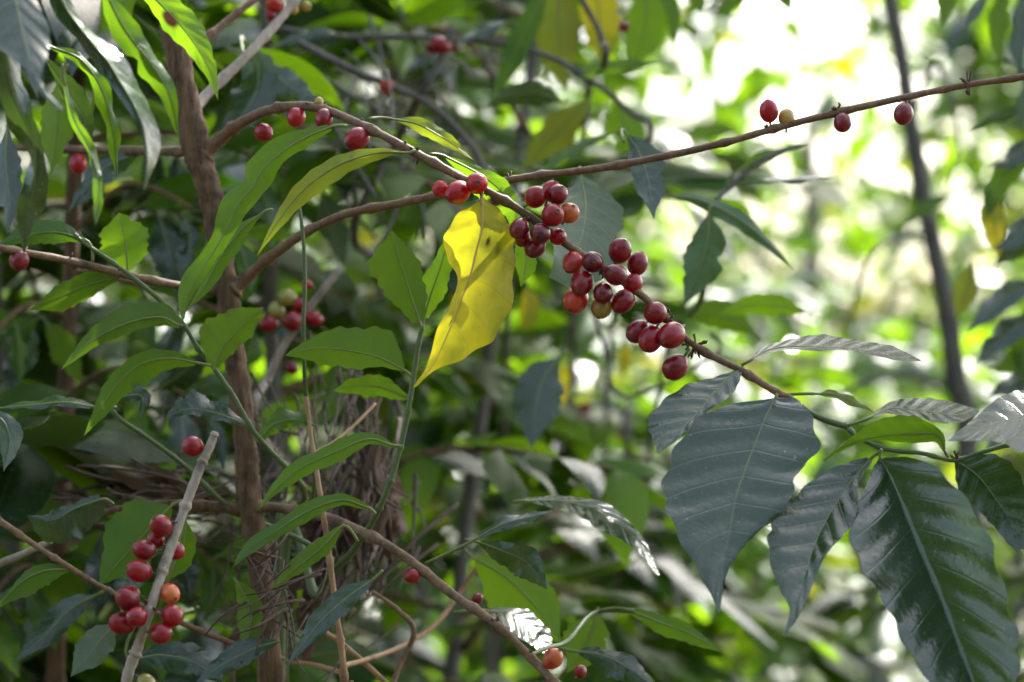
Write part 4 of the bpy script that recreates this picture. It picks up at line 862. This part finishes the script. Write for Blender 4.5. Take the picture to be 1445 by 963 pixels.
        leaf(tb, 'green', [(1065, 470), (1030, 450), (995, 440), (955, 452)], 22, 20, d=1.85, t=-10, f=12, res=1, pet=(1075, 480, 0), top=-1)
    if 'hanging twig' in l:
        leaf(tb, 'dark', [(790, 505), (766, 535), (755, 580), (750, 632)], 34, 36, d=1.8, t=10, f=10, q=1.5, res=1, pet=(800, 495, 0))
        leaf(tb, 'yellow', [(740, 405), (748, 425), (745, 450), (738, 470)], 14, 14, d=1.95, f=12, res=0, pet=(745, 400, 0), top=-1)
        leaf(tb, 'yellow', [(880, 480), (882, 500), (880, 520), (876, 535)], 10, 10, d=2.2, f=12, res=0, pet=(880, 470, 0), top=-1)
        leaf(tb, 'yellow', [(798, 505), (796, 530), (795, 560), (792, 580)], 8, 8, d=2.1, f=12, res=0, pet=(800, 500, 0), top=-1)

# ------------------------------------------------------------------ tangle of dead straw caught in the fork
def straw():
    r_ = random.Random(5); V, F = [], []
    def one(px, py, d, ang, ln, bend, rad):
        c = []; x, y = px - ln * .5 * math.cos(ang), py - ln * .5 * math.sin(ang); a = ang - bend * .5; k1 = r_.uniform(-.5, .5)
        for s in np.linspace(0, 1, 14):
            c.append(tuple(at(x, y, d + .03 * math.sin(3 * s + ang)))); a += bend / 14 + k1 * .12 * math.sin(7 * s)
            x += ln / 14 * math.cos(a); y += ln / 14 * math.sin(a)
        tv, tf_ = tube_geo(c, np.linspace(1, .3, 14) * rad * 1.5 * K * d, 4, len(V)); V.extend(tv); F.extend(tf_)
    for _ in range(130): one(r_.gauss(440, 60), r_.gauss(775, 60), r_.uniform(1.56, 1.8), r_.gauss(1.9, .6), r_.uniform(50, 190), r_.gauss(0, .7), abs(r_.gauss(0, 1.3)) + .8)
    for _ in range(34): one(r_.gauss(385, 30), r_.gauss(850, 50), r_.uniform(1.43, 1.49), r_.gauss(1.9, .6), r_.uniform(50, 150), r_.gauss(0, .6), r_.uniform(.8, 2.2))
    for _ in range(80): one(r_.gauss(255, 65), r_.gauss(700, 22), r_.uniform(1.53, 1.75), r_.gauss(.14, .22), r_.uniform(70, 230), r_.gauss(0, .5), r_.uniform(1, 2.6))
    for _ in range(60): one(r_.gauss(522, 20), r_.gauss(720, 60), r_.uniform(1.56, 1.7), r_.gauss(1.5, .35), r_.uniform(50, 150), r_.gauss(0, .6), r_.uniform(1.5, 3.5))
    for _ in range(45): one(r_.gauss(450, 55), r_.gauss(600, 45), r_.uniform(1.55, 1.7), r_.gauss(1.5, .5), r_.uniform(40, 120), r_.gauss(0, .6), r_.uniform(1, 2))
    o = mesh_obj('dry_grass_tangle', V, F, M['straw']); o['kind'] = 'stuff'; o['label'] = 'tangle of dead grey straw and rootlets caught in the trunk fork'
    o['category'] = 'dry grass'
straw()

rb = thing('leafy_branch', 'leafy branch hanging along the right edge beside the bare trunk', 'branch', tuple(at(1560, 500, 1.9).xy) + (0,))
st = branch(rb, [(1425, -60, 1.9), (1452, 60, 1.9), (1462, 180, 1.9), (1470, 300, 1.9), (1475, 420, 1.9), (1490, 600, 1.9), (1530, 1000, 1.9), (1560, 3200, 1.9)], (3, 4, 5, 6, 8), mat='far', name='stem', nodes=False, n=90)
for mt, mid, w, t_, tp in [('dark', [(1460, 150), (1430, 158), (1400, 170), (1366, 190)], 8, -20, -1), ('green', [(1462, 225), (1435, 235), (1410, 262), (1388, 312)], 18, 10, -1),
        ('dark', [(1465, 345), (1445, 348), (1422, 358), (1402, 378)], 14, -10, -1), ('lime', [(1372, 372), (1366, 395), (1360, 420), (1347, 452)], 16, 10, -1),
        ('yellow', [(1395, 262), (1400, 295), (1405, 330), (1410, 365)], 17, 0, -1), ('dark', [(1470, 395), (1440, 405), (1405, 432), (1365, 470)], 16, 35, 1),
        ('dark', [(1475, 440), (1445, 455), (1410, 480), (1375, 515)], 16, 35, 1), ('green', [(1478, 480), (1455, 500), (1425, 515), (1395, 520)], 18, 10, -1), ('dark', [(1478, 300), (1450, 318), (1425, 345), (1398, 352)], 15, 30, 1), ('dark', [(1480, 560), (1455, 590), (1425, 602), (1390, 640)], 18, 25, 1), ('green', [(1482, 420), (1460, 450), (1445, 490), (1440, 540)], 22, 10, -1), ('dark', [(1475, 195), (1450, 205), (1425, 228), (1395, 238)], 13, 35, 1), ('dark', [(1470, 70), (1462, 110), (1445, 150), (1440, 190)], 13, 20, -1),
        ('dark', [(1480, 520), (1450, 535), (1420, 548), (1392, 560)], 14, 40, 1),
        ('green', [(1420, -30), (1412, 10), (1408, 50), (1415, 100)], 13, 20, -1), ('dark', [(1450, -20), (1440, 20), (1436, 60), (1444, 120)], 11, 30, 1), ('green', [(1340, -50), (1338, -20), (1334, 10), (1330, 40)], 15, 0, -1),
        ('dark', [(1400, -40), (1385, 0), (1368, 30), (1335, 60)], 7, 30, 1), ('pale', [(1470, 110), (1445, 95), (1420, 85), (1392, 82)], 6, 55, 1)]:
    leaf(st, mt, mid, w, w, d=1.9, t=t_, f=14, q=1.4, res=0, top=tp)
tl = thing('leafy_branch', 'leafy branch end hanging into the bright gap from the top edge', 'branch', tuple(at(960, 500, 2.1).xy) + (0,))
st = branch(tl, [(1180, -40, 2.1), (1100, -30, 2.1), (1020, -35, 2.1), (940, -60, 2.1), (880, -150, 2.2), (700, -200, 2.8), (700, 2300, 2.95)], (2, 3, 4, 6, 8), mat='far', name='stem', nodes=False, n=80)
for mid in ([(975, -40), (978, -15), (985, 5), (990, 22)], [(1060, -30), (1045, -12), (1030, 5), (1010, 26)], [(1090, -30), (1100, -18), (1108, -5), (1117, 18)], [(930, -50), (940, -10), (948, 30), (955, 70)]):
    leaf(st, 'green', mid, 14, 14, d=2.1, f=14, res=0, top=-1)

def thicket():
    r_ = random.Random(9); V, F = [], []
    for _ in range(46):
        px, py, d, a, ln = r_.gauss(545, 60), r_.gauss(190, 80), r_.uniform(1.75, 2.2), r_.gauss(1.0, .75), r_.uniform(80, 260); bd = r_.gauss(0, .7)
        c = [tuple(at(px + ln * (s - .5) * math.cos(a + bd * (s - .5)), py + ln * (s - .5) * math.sin(a + bd * (s - .5)), d + .06 * math.sin(3 * s + a))) for s in np.linspace(0, 1, 8)]
        tv, tf_ = tube_geo(c, np.linspace(1, .5, 8) * r_.uniform(1.5, 4.5) * K * d, 5, len(V)); V += tv; F += tf_
    o = mesh_obj('dead_twig_thicket', V, F, M['far']); o['kind'] = 'stuff'; o['category'] = 'dead twigs'
    o['label'] = 'blurred thicket of thin dead grey twigs behind the upper cherries'
thicket()

leaf(Gl, 'green', [(330, 815), (350, 850), (352, 890), (338, 935)], 20, 18, d=1.46, t=15, f=14, q=1.4, res=1, top=-1)
leaf(Gl, 'dark', [(395, 905), (360, 915), (320, 935), (275, 965)], 18, 16, d=1.45, t=30, f=10, q=1.6, res=1, lean=.6)

# ------------------------------------------------------------------ a second coffee tree close behind, at left
def second_tree():
    r_ = random.Random(31)
    t2 = thing('coffee_tree', 'darker coffee tree close behind the brown trunk, its overlapping leaves filling the left', 'coffee tree', tuple(at(60, 500, 1.8).xy) + (0,))
    branch(t2, [(60, 3700, 1.8), (70, 1500, 1.8), (80, 900, 1.8), (95, 500, 1.8), (110, 100, 1.8), (120, -200, 1.8)], (20, 17, 14, 12, 9, 7), mat='trunk', name='trunk', nodes=False, n=120, sides=12)
    for (p0, p1, p2, d1) in [((92, 560), (180, 520), (330, 600), 1.72), ((88, 640), (20, 620), (-60, 690), 1.75), ((84, 760), (180, 700), (300, 790), 1.70), ((100, 330), (190, 260), (330, 330), 1.74), ((112, 90), (190, 40), (330, 110), 1.76),
                             ((82, 830), (30, 800), (-40, 880), 1.68), ((96, 450), (40, 430), (-40, 500), 1.72), ((84, 800), (240, 820), (420, 930), 1.75), ((100, 380), (260, 420), (470, 500), 1.85), ((108, 200), (260, 190), (450, 260), 1.86)]:
        b = branch(t2, [(p0[0], p0[1], 1.8), (p1[0], p1[1], (1.8 + d1) / 2), (p2[0], p2[1], d1)], (5, 2.5), mat='twig', nodes=True, n=30, sides=7)
        for s in np.linspace(.3, 1, 6):
            x = (1 - s) ** 2 * p0[0] + 2 * s * (1 - s) * p1[0] + s * s * p2[0]; y = (1 - s) ** 2 * p0[1] + 2 * s * (1 - s) * p1[1] + s * s * p2[1]; dd = 1.8 + (d1 - 1.8) * s
            for sg in (-1, 1):
                if r_.random() < .2: continue
                a = math.atan2(p2[1] - p0[1], p2[0] - p0[0]) * .6 + sg * r_.uniform(.5, 1.2) + .35; ln = r_.uniform(75, 140); w = ln * r_.uniform(.16, .23); bd = r_.uniform(-.1, .7)
                m = [(x + ln * q_ * math.cos(a + bd * q_ * (1 if math.cos(a) > 0 else -1)), y + ln * q_ * math.sin(a + bd * q_ * (1 if math.cos(a) > 0 else -1))) for q_ in (.08, .4, .7, 1)]
                tp = 1 if r_.random() < .55 else -1
                leaf(b, r_.choice(['dark', 'dark', 'green', 'green', 'young']), m, w, w * r_.uniform(.7, 1.1), d=dd + r_.uniform(-.03, .03), t=r_.uniform(-35, 35), f=r_.uniform(5, 20), q=1.6, wv=2, res=0, pet=(x, y, 0), top=tp)
second_tree()
